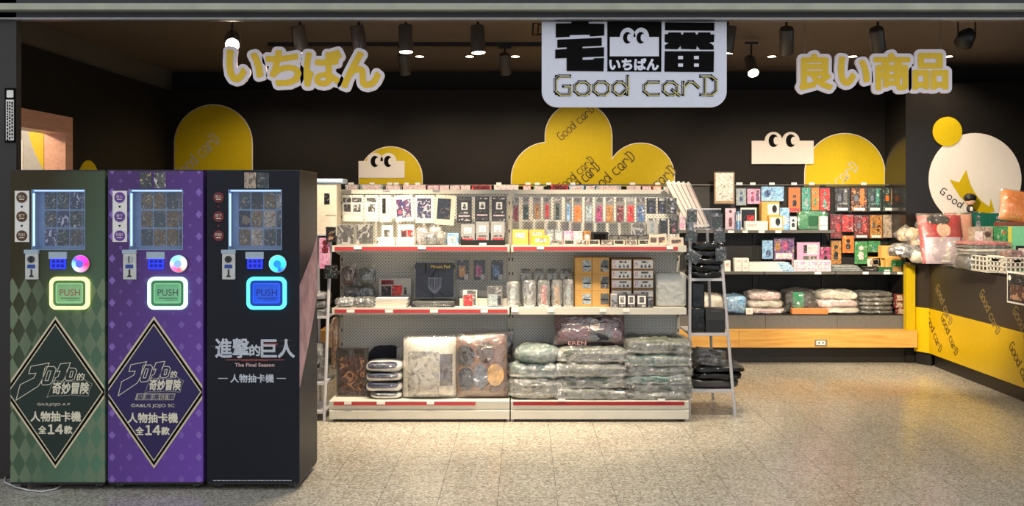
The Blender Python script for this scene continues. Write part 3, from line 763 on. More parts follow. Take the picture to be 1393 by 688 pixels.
for nm, px in (('behind the left half of the hiragana sign', 345), ('behind the right half of the hiragana sign', 440)):
    downlight('added unseen downlight '+nm, px, 8.17, 20)  # both added out of sight to light the left part of the back wall


# ================================================================== CARD VENDING MACHINES
MD = 4.70; MS = MD/FPX
def glow(name, c, s): return mat(name, c, .4, var=.0, emit=s)
def ring_mat(name, cols, s, ang0):
    m_, t, p, out = nt(name); MATS[name] = m_
    tc = N(t, 'ShaderNodeTexCoord'); sx = N(t, 'ShaderNodeSeparateXYZ'); L(t, tc.outputs['Object'], sx.inputs[0])
    a = math_node(t, 'FRACT', math_node(t, 'ADD', math_node(t, 'DIVIDE', math_node(t, 'ARCTAN2', sx.outputs[2], sx.outputs[0]), 2*math.pi), 1+ang0))
    r = N(t, 'ShaderNodeValToRGB')
    while len(r.color_ramp.elements) < len(cols): r.color_ramp.elements.new(.5)
    for i, c in enumerate(cols): r.color_ramp.elements[i].position = i/(len(cols)-1); r.color_ramp.elements[i].color = s2l(c)
    L(t, a, r.inputs['Fac']); L(t, r.outputs['Color'], p.inputs['Base Color']); L(t, r.outputs['Color'], p.inputs['Emission Color'])
    p.inputs['Emission Strength'].default_value = s
    return m_
REVEAL = mat('window_reveal', (128, 150, 180), .5)
LEDW = glow('led_strip_light', (170, 206, 255), 1.1)
BLUEK = glow('blue_display', (20, 40, 255), 1.3)
KEYK = mat('keypad_keys', (16, 24, 150), .4)
PLATE = mat('coin_plate', (206, 206, 200), .35)
STICK = mat('sticker_paper', (170, 186, 200), .5, var=.12, scale=160)
CASTG = mat('caster_grey', (120, 120, 122), .4)
def machine(kind, pxl, w, label, cab, disc_m, strip_m, ringc, push_c, push_s, wheel_m, cards):
    X0 = XP(pxl, MD); mx = lambda u: X0+u*MS; mz = lambda y: ZP(y, MD)
    W = w*MS; ztop = mz(232.5); zbot = mz(655.5)
    root = thing('card_vending_machine', label, 'vending machine', (X0+W/2, MD+.2, 0), 'card vending machines')
    f = Frame((0, MD, 0))
    u0, u1, v0, v1 = 29, 102, 340, 257.5
    c = MB()
    c.box(X0, mx(u0), MD, MD+.09, zbot, ztop).box(mx(u1), X0+W, MD, MD+.09, zbot, ztop)
    c.box(mx(u0), mx(u1), MD, MD+.09, zbot, mz(v0)).box(mx(u0), mx(u1), MD, MD+.09, mz(v1), ztop)
    c.box(X0, X0+W, MD+.09, MD+.4, zbot, ztop)
    cabo = c.build('cabinet', cab, root)
    MB().box(X0-.001, X0+W+.001, MD-.001, MD+.401, ztop, ztop+.006).build('top_edge', BLKM, root)
    MB().box(X0+.002, X0+W-.002, MD+.002, MD+.398, zbot-.012, zbot).build('base_plate', BLKM, root)
    # lit recess with the card rack
    a, b, z0, z1 = mx(u0), mx(u1), mz(v0), mz(v1); t = .004
    rv = MB().box(a, a+t, MD-.002, MD+.088, z0, z1).box(b-t, b, MD-.002, MD+.088, z0, z1).box(a+t, b-t, MD-.002, MD+.088, z0, z0+t).box(a+t, b-t, MD-.002, MD+.088, z1-t, z1).box(a+t, b-t, MD+.064, MD+.088, z0+t, z1-t)
    wf = rv.build('window_frame', REVEAL, root)
    MB().box(a+.01, b-.01, MD+.004, MD+.018, z1-t-.006, z1-t).build('led_strip', LEDW, wf)
    MB().box(a+t, a+t+.006, MD+.004, MD+.014, z0+.02, z1-.02).build('led_strip', LEDW, wf)
    cw, chh = 15.6*MS, 22.6*MS
    for i in range(4):
        for j in range(3):
            xc = a+(12+17.3*i+5)*MS*1.01; zc = z1-(15.4+25.2*j)*MS
            fc = Frame((xc, MD+.064, zc)); card = MB().prism(fc, rrect(-cw/2, -chh/2, cw/2, chh/2, .006, 3), 0, .003)
            o = card.build('card', PR[cards[(i+j) % len(cards)]], root)
    MB().box(a, b, MD+.0, MD+.0015, z0, z1).build('window_pane', GLASS, root)
    # instruction strip
    if strip_m: st = MB().box(mx(6.5), mx(26), MD-.003, MD, mz(329), mz(259.5)).build('instruction_strip', strip_m, root)
    for k, (yy, s_) in enumerate(((268.5, '投入'), (294.5, '按下'), (320.5, 'PUSH'))):
        cxd = mx(16.2)
        dd = MB().prism(f, disc(cxd, mz(yy), 7.3*MS, 26), .003 if strip_m else 0, .005).build('instruction_disc', disc_m, root)
        letters(MB(), f, s_, cxd-4.3*MS, mz(yy+.6), cxd+4.3*MS, mz(yy-3.6), .0055).box(cxd-3.4*MS, cxd+3.4*MS, MD-.0056, MD-.0052, mz(yy+3.1), mz(yy+1.9)).build('lettering', TXT, dd)
        if k < 2:
            y2 = yy+12.7
            MB().prism(f, [(cxd-1.8*MS, mz(y2-1.4)), (cxd+1.8*MS, mz(y2-1.4)), (cxd, mz(y2+1.8))], .003 if strip_m else 0, .0045).build('instruction_arrow', INK if strip_m else disc_m, root)
    # coin slot
    cs = MB().bevbox(mx(21.5), mx(39), MD-.012, MD, mz(380), mz(344), .003).build('coin_slot', PLATE, root)
    MB().box(mx(20.5), mx(39.5), MD-.014, MD-.0005, mz(344.5), mz(339.5)).build('sticker', STICK, cs)
    fc = Frame((0, MD-.012, 0))
    MB().prism(fc, disc(mx(30.3), mz(352.3), 4.6*MS, 22), 0, .006).build('turn_knob', mat('knob_black', (40, 40, 42), .3) if kind != 'purple' else CHROME, cs)
    MB().box(mx(29.8), mx(30.8), MD-.021, MD-.018, mz(357), mz(348)).build('knob_bar', BLKM, cs)
    MB().prism(fc, rrect(mx(25), mz(364.6), mx(35.5), mz(359.5), .003, 2), 0, .002).build('slot_label', mat('slot_blue', (40, 66, 150), .4), cs)
    MB().prism(fc, rrect(mx(29.4), mz(374), mx(31.6), mz(366), .003, 2), 0, .002).prism(fc, arc(mx(30.4), mz(376.5), 3*MS, 0, 180, 10), 0, .0022).build('slot_mouth', BLKM, cs)
    # keypad with sticker
    kp = MB().bevbox(mx(55), mx(76), MD-.006, MD, mz(365.5), mz(351.5), .002).build('keypad', BLUEK, root)
    for i in range(3):
        for j in range(2):
            MB().box(mx(57.5+6*i), mx(61.8+6*i), MD-.008, MD-.006, mz(363.5-6*j), mz(359-6*j)).build('key', KEYK, kp)
    MB().box(mx(53), mx(77.5), MD-.008, MD, mz(351.8), mz(342.5)).build('sticker', STICK, kp)
    # round button
    cb = Vector((mx(97), MD, mz(358.5))); fb_ = Frame(cb)
    bt = MB(); bt.prism(fb_, disc(0, 0, 12.2*MS, 32), 0, .012)
    bo = bt.build('round_button', CHROME, root)
    rg = MB().prism(fb_, disc(0, 0, 11*MS, 32), .012, .018); 
    rgo = rg.build('button_ring', ringc, bo); 
    # put the ring mesh around its own origin so the colours turn about the button's centre
    off = cb-(root.location); 
    for v in rgo.data.vertices: v.co -= off
    rgo.location = off
    MB().prism(fb_, disc(0, 0, 5.2*MS, 24), .018, .024).build('button_cap', mat('cap_'+kind, {'green': (90, 110, 230), 'purple': (150, 190, 230), 'black': (30, 150, 230)}[kind], .3, emit=.35), bo)
    # push flap
    pd = thing_part('push_hatch', root)
    def rr_ring(i0, i1, r0, r1, h0, h1):
        A_ = rrect(mx(55)+i0*MS, mz(420.5)+i0*MS, mx(108.5)-i0*MS, mz(376.5)-i0*MS, r0*MS, 6)
        B_ = rrect(mx(55)+i1*MS, mz(420.5)+i1*MS, mx(108.5)-i1*MS, mz(376.5)-i1*MS, r1*MS, 6)
        mb = MB(); n = len(A_); k = 0
        mb.v += [f.at(*p, h1) for p in A_]+[f.at(*p, h1) for p in B_]+[f.at(*p, h0) for p in A_]+[f.at(*p, h0) for p in B_]
        for i in range(n):
            j = (i+1) % n
            mb.f += [(i, j, n+j, n+i), (2*n+i, 2*n+j, j, i), (n+i, n+j, 3*n+j, 3*n+i)]
        return mb
    rr_ring(0, 4.3, 9, 6, 0, .014).build('led_ring', push_s, pd)
    rr_ring(4.3, 8.2, 6, 4, 0, .010).build('hatch_frame', mat('frame_'+kind, tuple(int(x*.7) for x in push_c), .3), pd)
    rr_ring(8.2, 10, 3, 2.4, 0, .012).build('inner_rim', mat('rim_'+kind, tuple(min(255, int(x*1.05)) for x in push_c), .3, emit=.25), pd)
    MB().prism(f, rrect(mx(65), mz(410.5), mx(98.5), mz(386.5), .004, 3), 0, .005).build('flap', mat('flap_'+kind, push_c, .25, var=.2, scale=12, emit=.12), pd)
    letters(MB(), f, 'PUSH', mx(68), mz(402), mx(95.5), mz(393), .0055).build('lettering', mat('push_text_'+kind, {'green': (176, 84, 84), 'purple': (70, 84, 84), 'black': (10, 40, 150)}[kind], .4), pd)
    MB().box(mx(69.5), mx(95), MD-.0058, MD-.0052, mz(405.6), mz(404.6)).box(mx(77), mx(95), MD-.0058, MD-.0052, mz(408.2), mz(407.6)).build('small_print', mat('push_small_'+kind, tuple(int(x*.5) for x in push_c), .4), pd)
    # casters
    for (cx_, cy_) in ((X0+.045, MD+.05), (X0+W-.045, MD+.05), (X0+.045, MD+.35), (X0+W-.045, MD+.35)):
        ca = MB().box(cx_-.02, cx_+.02, cy_-.025, cy_+.025, zbot-.018, zbot-.012).box(cx_-.014, cx_-.010, cy_-.016, cy_+.016, .012, zbot-.018).box(cx_+.010, cx_+.014, cy_-.016, cy_+.016, .012, zbot-.018).build('caster', CASTG, root)
        MB().tube([(cx_-.009, cy_, .0185), (cx_+.009, cy_, .0185)], .0185, 14).build('wheel', wheel_m, ca, smooth=False)
    return root, mx, mz, f
def thing_part(name, parent):
    o = bpy.data.objects.new(name, None); COL.objects.link(o); o.parent = parent; o.location = (0, 0, 0); o.empty_display_size = .03; return o
GREENP = diamond_print('olive_green_vinyl', (60, 50, 30), (100, 138, 112), (122, 136, 108), .0655, .135, .5, 1.075)
PURPP = diamond_print('purple_vinyl', (84, 58, 112), (122, 82, 180), (146, 114, 192), .088, .112, .19, 0, alt=True)
BLKP = mat('machine_black_vinyl', (34, 36, 44), .4, var=.05, scale=3, spec=.15)
RG1 = ring_mat('button_ring_pink', [(250, 30, 90), (255, 40, 190), (60, 60, 255), (120, 200, 255), (250, 120, 160), (250, 30, 90)], 1.7, .02)
RG2 = ring_mat('button_ring_mix', [(240, 230, 200), (120, 230, 230), (100, 220, 255), (230, 90, 150), (255, 70, 90), (240, 230, 200)], 1.5, .0)
RG3 = ring_mat('button_ring_aqua', [(40, 170, 220), (60, 250, 210), (70, 255, 220), (60, 240, 220), (20, 60, 240), (40, 170, 220)], 1.7, .0)
WH1 = mat('wheel_grey', (60, 60, 60), .5)
mg, gx1, gz1, fm = machine('green', 14, 128.6, 'olive green vending machine with argyle print, leftmost of the three', GREENP, mat('brown_disc', (84, 52, 26), .5), PAPER, RG1, (140, 190, 130), glow('led_lime', (226, 240, 130), 1.5), WH1, ['cards_green', 'cards_mix', 'navyart'])
mp_, gx2, gz2, fm = machine('purple', 147, 129, 'purple vending machine with diamond print, middle one of three', PURPP, mat('purple_disc', (104, 60, 150), .5), PAPER, RG2, (120, 190, 140), glow('led_mint', (176, 250, 206), 1.4), WH1, ['cards_gold', 'cards_gold', 'cards_mix'])
mk_, gx3, gz3, fm = machine('black', 281.5, 126, 'black vending machine with grey kanji title, rightmost of the three', BLKP, mat('dark_red_disc', (110, 34, 40), .5), None, RG3, (30, 96, 240), glow('led_cyan', (70, 226, 255), 1.7), WH1, ['cards_mix', 'nightart', 'cards_gold', 'beige'])

def diamond(root, mx, mz, cu, inner, edge=128.6):
    top, bot, mid = 430, 637, 533
    def dpts(k):   # diamond shrunk by k pixels, clipped to the front's edges
        hw = (72-k*.75); hh_t = (mid-top)-k; hh_b = (bot-mid)-k
        lim = (cu-.8, edge-.8-cu)
        pts = []
        cutl = lim[0]; cutr = lim[1]
        pts.append((0, hh_t))
        if hw > cutr: q = hh_t*(1-cutr/hw); q2 = hh_b*(1-cutr/hw); pts += [(cutr, q), (cutr, -q2)]
        else: pts.append((hw, 0))
        pts.append((0, -hh_b))
        if hw > cutl: q = hh_t*(1-cutl/hw); q2 = hh_b*(1-cutl/hw); pts += [(-cutl, -q2), (-cutl, q)]
        else: pts.append((-hw, 0))
        return [(mx(cu+a), mz(mid-b)) for a, b in pts]
    o = MB().prism(fm, dpts(0), 0, .0012).build('diamond_border', CREAM, root)
    MB().prism(fm, dpts(4.2), .0012, .0018).build('diamond_band', INK, o)
    MB().prism(fm, dpts(9.5), .0018, .0024).build('diamond_line', CREAM, o)
    MB().prism(fm, dpts(12), .0024, .003).build('diamond_field', inner, o)
DGF = mat('dark_green_field', (18, 40, 32), .45, var=.1, scale=4)
DPF = mat('dark_indigo_field', (40, 26, 84), .45, var=.1, scale=4)
def logo(root, zx, zy, sc, px0, py0, inner, cz, extra):
    """outlined slanted title; zoom-frame coordinates are turned into points on the machine's front"""
    q = lambda a, b: (XP(px0+a/sc, MD), ZP(py0+b/sc, MD))
    o = MB()
    J1 = [(243, 103), (387, 76), (322, 225), (300, 258), (128, 367), (160, 246), (268, 192), (284, 156), (226, 161)]
    O1 = [(362, 105), (425, 104), (441, 124), (408, 228), (388, 245), (338, 249), (326, 235), (352, 118)]; O1i = [(378, 138), (402, 138), (378, 214), (354, 214)]
    J2 = [(472, 84), (552, 74), (505, 200), (480, 232), (420, 240), (436, 192), (456, 184), (472, 138), (446, 146)]
    O2 = [(540, 114), (590, 118), (602, 138), (582, 200), (562, 212), (518, 213), (510, 196), (528, 126)]; O2i = [(554, 142), (574, 142), (562, 188), (544, 188)]
    tr = lambda pts: [q(zx(a), zy(b)) for a, b in pts]
    o.stroke(fm, [tr(p) for p in (J1, O1, O1i, J2, O2, O2i)], 4.6/sc*MS, .003, .0038, close=True, jit=1e-5)
    o.build('title_outline', TXT, root)
    m = MB(); sk = .18
    (ax_, az), (bx_, bz) = q(zx(600), zy(212)), q(zx(655), zy(155)); letters(m, fm, '的', ax_, az, bx_, bz, .0034, bold=.0008, skew=sk)
    (ax_, az), (bx_, bz) = q(zx(408), zy(318)), q(zx(690), zy(228)); letters(m, fm, '奇妙冒険', ax_, az, bx_, bz, .0034, bold=.0014, skew=sk*.7)
    m.build('title_characters', TXT, root)
    sh = [(402, 332), (368, 345), (420, 215), (560, 222), (655, 210), (662, 200), (672, 214), (722, 240), (700, 285), (690, 335), (560, 325), (490, 332)]
    MB().stroke(fm, [tr(sh)], 3/sc*MS, .003, .0035, close=True, jit=1e-5).build('title_burst', GREYL, root)
    m = MB()
    for s_, r, bo in extra:
        (ax_, az), (bx_, bz) = q(r[0], r[3]), q(r[2], r[1]); letters(m, fm, s_, ax_, az, bx_, bz, .0034, bold=bo)
    m.build('lettering', TXT, root)
diamond(mg, gx1, gz1, 61.5, DGF)
logo(mg, lambda a: a, lambda b: b, 5.733, 0, 480, DGF, 0, [('©A/S,JOJO A P', (292, 388, 548, 414), 0), ('人物抽卡機', (242, 456, 632, 532), .0016), ('全', (303, 566, 362, 626), .0014), ('１', (378, 558, 424, 628), .0022), ('４', (436, 558, 492, 628), .0022), ('款', (504, 566, 566, 628), .0014)])
diamond(mp_, gx2, gz2, 62.5, DPF, 129)
logo(mp_, lambda a: (a-128)*.86+92, lambda b: (b-76)*.92+66, 5.733, 145, 480, DPF, 0, [('©A&L/S JOJO SC', (192, 394, 532, 428), 0), ('人物抽卡機', (170, 466, 556, 542), .0016), ('全', (230, 576, 290, 636), .0014), ('１', (306, 564, 352, 636), .0022), ('４', (364, 564, 420, 636), .0022), ('款', (430, 576, 492, 636), .0014)])
q = lambda a, b: (XP(145+a/5.733, MD), ZP(480+b/5.733, MD))
MB().prism(fm, [q(222, 366), q(238, 314), q(540, 314), q(524, 366)], .003, .0036).build('subtitle_band', GREYL, mp_)
(ax_, az), (bx_, bz) = q(238, 362), q(526, 320); letters(MB(), fm, '星塵遠征軍', ax_, az, bx_, bz, .0037, bold=.0006, skew=.15).build('subtitle_characters', DPF, mp_)
q = lambda a, b: (XP(280+a/6.881, MD), ZP(440+b/6.881, MD))
def kt(s_, a, b, c, d_, bo, m_, name='title_characters', sk=0):
    (ax_, az), (bx_, bz) = q(a, d_), q(c, b); letters(MB(), fm, s_, ax_, az, bx_, bz, .001, bold=bo, skew=sk).build(name, m_, mk_)
kt('進撃', 92, 140, 402, 318, .0026, SILV); kt('的', 412, 200, 508, 300, .0020, SILV); kt('巨', 520, 152, 662, 312, .0026, SILV); kt('人', 678, 150, 828, 316, .0030, SILV)
MB().box(*[q(190, 0)[0], q(730, 0)[0]], MD-.0012, MD, q(0, 342)[1], q(0, 336)[1]).build('title_rule', REDT, mk_)
MB().box(*[q(40, 0)[0], q(800, 0)[0]], MD-.0006, MD, q(0, 214)[1], q(0, 211)[1]).box(*[q(700, 0)[0], q(800, 0)[0]], MD-.0006, MD, q(0, 158)[1], q(0, 154)[1]).build('title_scratch', mat('scratch_grey', (90, 88, 90), .5), mk_)
MB().box(*[q(540, 0)[0], q(672, 0)[0]], MD-.0019, MD-.001, q(0, 196)[1], q(0, 186)[1]).build('title_stroke', REDT, mk_)
kt('attack on titan', 335, 328, 580, 350, 0, REDT, 'subtitle')
kt('The Final Season', 272, 370, 642, 402, .0006, mat('pink_text', (214, 176, 172), .5), 'subtitle')
kt('人物抽卡機', 232, 474, 636, 550, .0012, SILV, 'lettering')
MB().box(*[q(116, 0)[0], q(204, 0)[0]], MD-.001, MD, q(0, 516)[1], q(0, 509)[1]).box(*[q(664, 0)[0], q(750, 0)[0]], MD-.001, MD, q(0, 516)[1], q(0, 509)[1]).build('lettering_dash', SILV, mk_)
m = MB(); u = 8
while u < 114:
    l = random.uniform(1.5, 6); m.box(gx3(u), gx3(min(u+l, 115)), MD-.0006, MD, gz3(653.8), gz3(652.9)); u += l+.9
o = m.build('fine_print', SILV, mk_); o['kind'] = 'stuff'
for (root, mx, mz, us, key) in ((mp_, gx2, gz2, (43.5, 62.5), ['cards_mix', 'mono']), (mk_, gx3, gz3, (51, 68.5), ['beige', 'cards_mix'])):
    for u, k in zip(us, key):
        MB().prism(fm, rrect(mx(u), mz(256), mx(u+16), mz(234.5), .004, 2), 0, .002).build('sample_card', PR[k], root)
# abstract violet and silver sweep on the black machine's right flank
fs_ = Frame((XP(281.5, MD)+126*MS, MD, 0), (0, 1, 0), (0, 0, 1), (1, 0, 0))
MB().prism(fs_, [(.0, .52), (.06, .58), (.2, .72), (.31, .84), (.39, .95), (.39, 1.27), (.3, 1.2), (.12, 1.1), (.0, 1.04)], 0, .0012).build('side_print', mat('mauve_print', (168, 132, 140), .5, var=.35, scale=12), mk_)
# white mains lead under the green machine
pts = [P(8, 650, 4.95), P(6, 652, 4.8), P(20, 660, 4.72), P(40, 668, 4.68), P(58, 670, 4.66), P(75, 665, 4.7), P(90, 655, 4.8)]
tag(MB().tube([(x, y, max(.006, min(z, .012))) for x, y, z in pts], .004, 6).build('power_cable', mat('white_cable', (206, 206, 204), .4), smooth=True), 'white power cable looping out from under the green machine', 'cable')

# ================================================================== WHITE GONDOLA
YB0, YS, YP = 6.17, 6.25, 6.57          # base front, shelf front, peg panel
ZB, ZM, ZT, ZTOP = .143, .75, 1.172, 1.555
ZOOM = {'A': (430, 235, 5.159), 'B': (680, 235, 5.159), 'C': (430, 330, 5.159), 'D': (680, 330, 5.159), 'E': (430, 415, 4.048), 'F': (680, 415, 4.048),
        'H': (960, 225, 4.803), 'I': (960, 350, 4.586), 'J': (1190, 240, 3.823), 'K': (1190, 370, 3.44), 'L': (895, 235, 5.73), 'M': (895, 345, 5.73), 'O': (895, 455, 5.73), 'Q': (420, 230, 3.82)}
def R(k, x0, y0, x1, y1):
    a, b, s_ = ZOOM[k]; return (a+x0/s_, b+y0/s_, a+x1/s_, b+y1/s_)
def tags_on(parent, k, xs, y0, y1, d, name='price_tag', m=TAG):
    for (a, b) in xs:
        r = R(k, a, y0, b, y1)
        MB().box(XP(r[0], d), XP(r[2], d), d-.004, d-.0005, ZP(r[3], d), ZP(r[1], d)).build(name, m, parent)
def gondola(label, xa, xb, rails, side):
    root = thing('gondola_shelf_unit', label, 'shelf unit', ((xa+xb)/2, 6.37, 0), 'white gondola bays')
    MB().box(xa, xb, YB0+.012, YP+.02, ZB-.022, ZB).build('base_deck', METW, root)
    k = MB(); prof = [(YB0, .02), (YB0, .075), (YB0+.012, .083), (YB0+.004, .092), (YB0, ZB-.004), (YB0+.012, ZB-.001), (YB0+.02, ZB-.001), (YB0+.02, .02)]
    fk = Frame((xa, 0, 0), (0, 1, 0), (0, 0, 1), (-1, 0, 0)); k.prism(fk, prof, -(xb-xa), 0); kp = k.build('kick_plate', METW, root)
    for xe in (xa, xb-.02): MB().box(xe, xe+.02, YB0+.03, YP+.04, 0, .12).build('base_foot', METW, root)
    MB().box(xa+.02, xb-.02, YP, YP+.012, .16, ZTOP-.03).build('back_panel', PEGW, root)
    for xe in (xa-.004, xb-.02):
        up = MB().box(xe, xe+.024, YP-.014, YP+.03, .0, ZTOP).build('upright', METW, root)
        for kk in range(26):
            z = .25+kk*.05
            MB().box(xe+.008, xe+.016, YP-.0146, YP-.0136, z, z+.022).build('slot', BLKM, up) if kk % 2 == 0 else None
    MB().box(xa+.02, xb-.02, YP-.02, YP+.02, ZTOP-.03, ZTOP).build('top_rail', METW, root)
    for z, nm in ((ZM, 0), (ZT, 1)):
        sh = MB().box(xa+.004, xb-.004, YS+.006, YP, z-.022, z).box(xa+.002, xb-.002, YS, YS+.008, z-.042, z+.002).build('shelf', METW, root)
        for xe in (xa+.004, xb-.008): MB().prism(Frame((xe, 0, 0), (0, 1, 0), (0, 0, 1), (-1, 0, 0)), [(YS+.03, z-.024), (YP, z-.024), (YP, z-.085), (YP-.03, z-.085), (YS+.03, z-.036)], -.003, 0).build('bracket', METW, sh)
        for (a, b, mm) in rails[nm]: MB().box(a, b, YS-.004, YS, z-.032, z-.008).build('price_strip', mm, sh)
    for (a, b, mm) in rails[2]: MB().box(a, b, YB0-.004, YB0-.0002, ZB-.03, ZB-.006).build('price_strip', mm, kp)
    return root
XA, XB, XC = -1.293, -.088, 1.102
g1 = gondola('white gondola bay behind the black vending machine, left of the two', XA, XB-.004, [[(XA+.02, XB-.02, RED)], [(XA+.02, XB-.02, RED)], [(XA+.03, -.32, RED)]], 0)
g2 = gondola('white gondola bay next to the grey ladder rack, right of the two', XB+.004, XC, [[], [(XB+.02, XC-.06, RED)], [(XB+.02, XC-.03, DRED)]], 1)
tags_on(g1, 'A', [(265, 320), (715, 770)], 517, 536, YS-.004); tags_on(g1, 'C', [(215, 270), (485, 540), (800, 855), (1155, 1205)], 470, 490, YS-.004); tags_on(g1, 'E', [(155, 195), (335, 380), (610, 650)], 531, 546, YB0-.004)
tags_on(g2, 'B', [(260, 310), (1170, 1215)], 515, 536, YS-.004); tags_on(g2, 'D', [(80, 130), (335, 380), (700, 745), (865, 910)], 464, 484, YS-.001); tags_on(g2, 'F', [(320, 360), (870, 910)], 514, 528, YB0-.004)
for r in (R('A', 470, 118, 520, 132), R('A', 820, 118, 870, 132)): MB().box(XP(r[0], YP), XP(r[2], YP), YP-.024, YP-.0202, ZP(r[3], YP-.02), ZP(r[1], YP-.02)).build('rail_label', METG, g1)

# ---- merchandise builders
FIX = {'g1': (g1, YP), 'g2': (g2, YP)}
def hook(fix, x, z, d):
    root, yp = FIX[fix]
    MB().tube([(x, yp, z-.006), (x, d-.02, z), (x, d-.024, z+.01)], .0022, 5).build('peg_hook', CHROME, root)
def rel(r, q):  # rectangle q given in fractions of r (x right, y down)
    return (r[0]+(r[2]-r[0])*q[0], r[1]+(r[3]-r[1])*q[1], r[0]+(r[2]-r[0])*q[2], r[1]+(r[3]-r[1])*q[3])
def slab(mb, r, y0, y1, d, zb=None): # px rectangle at depth d -> box between y0 and y1
    return mb.box(XP(r[0], d), XP(r[2], d), y0, y1, ZP(r[3], d) if zb is None else zb, ZP(r[1], d))
def motif(mb, nm, a, b, zl, zt, yf, yb):
    """printed piece: a simple bust shape, an oval or a plain panel, by its name"""
    f = Frame(((a+b)/2, yb, zl)); w, h = b-a, zt-zl; t = yb-yf
    if 'figure' in nm or 'motif' in nm:
        r = min(w*.36, h*.24)
        mb.prism(f, disc(0, h-r, r, 12), 0, t)
        mb.prism(f, [(-w*.34, 0), (w*.34, 0), (w*.42, h*.38), (w*.2, h*.56), (-w*.2, h*.56), (-w*.42, h*.38)], 0, t+.0002)
    elif 'round' in nm: mb.prism(f, disc(0, h/2, w/2, 16, h/2), 0, t)
    else: mb.box(a, b, yf, yb, zl, zt)
    return mb
def flat_pack(name, label, cat, r, d, back, pieces=(), sleeve=True, fix=None, zb=None, t=.006, tilt=0, group=None, lean=0, charm=None, hole=True):
    """carded goods: backing card, printed pieces, optional charm, clear sleeve"""
    z0 = ZP(r[3], d) if zb is None else zb
    xc = (XP(r[0], d)+XP(r[2], d))/2; z1 = ZP(r[1], d)
    root = thing(name, label, cat, (xc, d, z0), group)
    piv = (xc, d, z1 if fix else z0)
    def fin(mb, nm, m_, par=root, sm=False):
        if tilt: mb.turn(piv, math.radians(tilt), 'Y')
        if lean: mb.turn((xc, d, z0), math.radians(-lean), 'X')
        return mb.build(nm, m_, par, smooth=sm)
    H = z1-z0; W = XP(r[2], d)-XP(r[0], d)
    inset = .05 if sleeve else 0
    if back is not None: fin(MB().box(xc-W*(.5-inset*.5), xc+W*(.5-inset*.5), d, d+t, z0+H*inset*.4, z1-H*.03 if sleeve else z1), 'backing_card', back)
    for i, (nm, q_, m_) in enumerate(pieces):
        a, b = xc-W/2+W*q_[0], xc-W/2+W*q_[2]; zt, zl = z1-H*q_[1], z1-H*q_[3]
        fin(motif(MB(), nm, a, b, zl, zt, d-.0012-.0003*i, d+t*.5), nm, m_)
    if charm is not None:
        cu, cv, m_ = charm; cx = xc-W/2+W*cu; cz = z1-H*cv; rr = W*.11
        f = Frame((cx, d-.003, cz))
        fin(MB().tube([(cx+rr*.6*math.cos(a_), d-.004, cz+rr*1.5+rr*.6*math.sin(a_)) for a_ in [2*math.pi*i/10 for i in range(11)]], rr*.14, 5, cap=False), 'ring', CHROME)
        fin(MB().prism(f, rrect(-rr, -rr*2.6, rr, rr*.8, rr*.6, 3), 0, .004), 'charm', m_)
    if sleeve:
        fin(MB().box(xc-W/2, xc+W/2, d-.007, d+t+.002, z0, z1), 'clear_sleeve', FILMC if sleeve is True else sleeve)
    if fix: hook(fix, xc, z1-.012, d)
    return root
def carton(name, label, cat, r, d, depth, m_, panels=(), zb=None, group=None, bev=.002, rotz=0):
    z0 = ZP(r[3], d) if zb is None else zb; z1 = ZP(r[1], d); xa, xb = XP(r[0], d), XP(r[2], d)
    root = thing(name, label, cat, ((xa+xb)/2, d+depth/2, z0), group)
    piv = ((xa+xb)/2, d, z0)
    mb = MB().bevbox(xa, xb, d, d+depth, z0, z1, bev)
    if rotz: mb.turn(piv, rotz, 'Z')
    mb.build('box', m_, root)
    W, H = xb-xa, z1-z0
    for i, (nm, q_, m2) in enumerate(panels):
        mb = motif(MB(), nm, xa+W*q_[0], xa+W*q_[2], z1-H*q_[3], z1-H*q_[1], d-.0012-.0004*i, d+.001)
        if rotz: mb.turn(piv, rotz, 'Z')
        mb.build(nm, m2, root)
    return root
SEED = [0]
def soft_bag(name, label, cat, r, d, depth, m_, wrap=FILM, zb=None, noise=.008, group=None, ez=.55, ex=.35, tilt=0, grow=.012, patch=None, fq=9, cname='folded_cloth'):
    """soft goods in a crumpled clear bag"""
    SEED[0] += 1
    z0 = ZP(r[3], d) if zb is None else zb; z1 = ZP(r[1], d); xa, xb = XP(r[0], d), XP(r[2], d)
    root = thing(name, label, cat, ((xa+xb)/2, d+depth/2, z0), group)
    piv = ((xa+xb)/2, d+depth/2, z0)
    g = grow if wrap else 0
    mb = MB().soft(xa+g, xb-g, d+g*.6, d+depth-g*.6, z0+.002, z1-g*.4, ex, ez, noise, SEED[0], 56, 20, fq, noise*.6)
    if tilt: mb.turn(piv, math.radians(tilt), 'Y')
    mb.build(cname, m_, root, smooth=True)
    if wrap:
        mb = MB().soft(xa, xb, d, d+depth, z0, z1, ex*.85, ez*1.1, noise*1.2, SEED[0]+.3, 64, 20, fq*1.3, noise*.75)
        if tilt: mb.turn(piv, math.radians(tilt), 'Y')
        mb.build('clear_bag', wrap, root, smooth=True)
    if patch:
        for nm, q_, m2 in patch:
            W, H = xb-xa, z1-z0
            f = Frame(((xa+xb)/2, d, 0)); pts = rrect(xa+W*q_[0]-(xa+xb)/2, z1-H*q_[3], xa+W*q_[2]-(xa+xb)/2, z1-H*q_[1], min(W, H)*.1, 3)
            MB().prism(f, pts, -.02, .003).build(nm, m2, root)
    return root
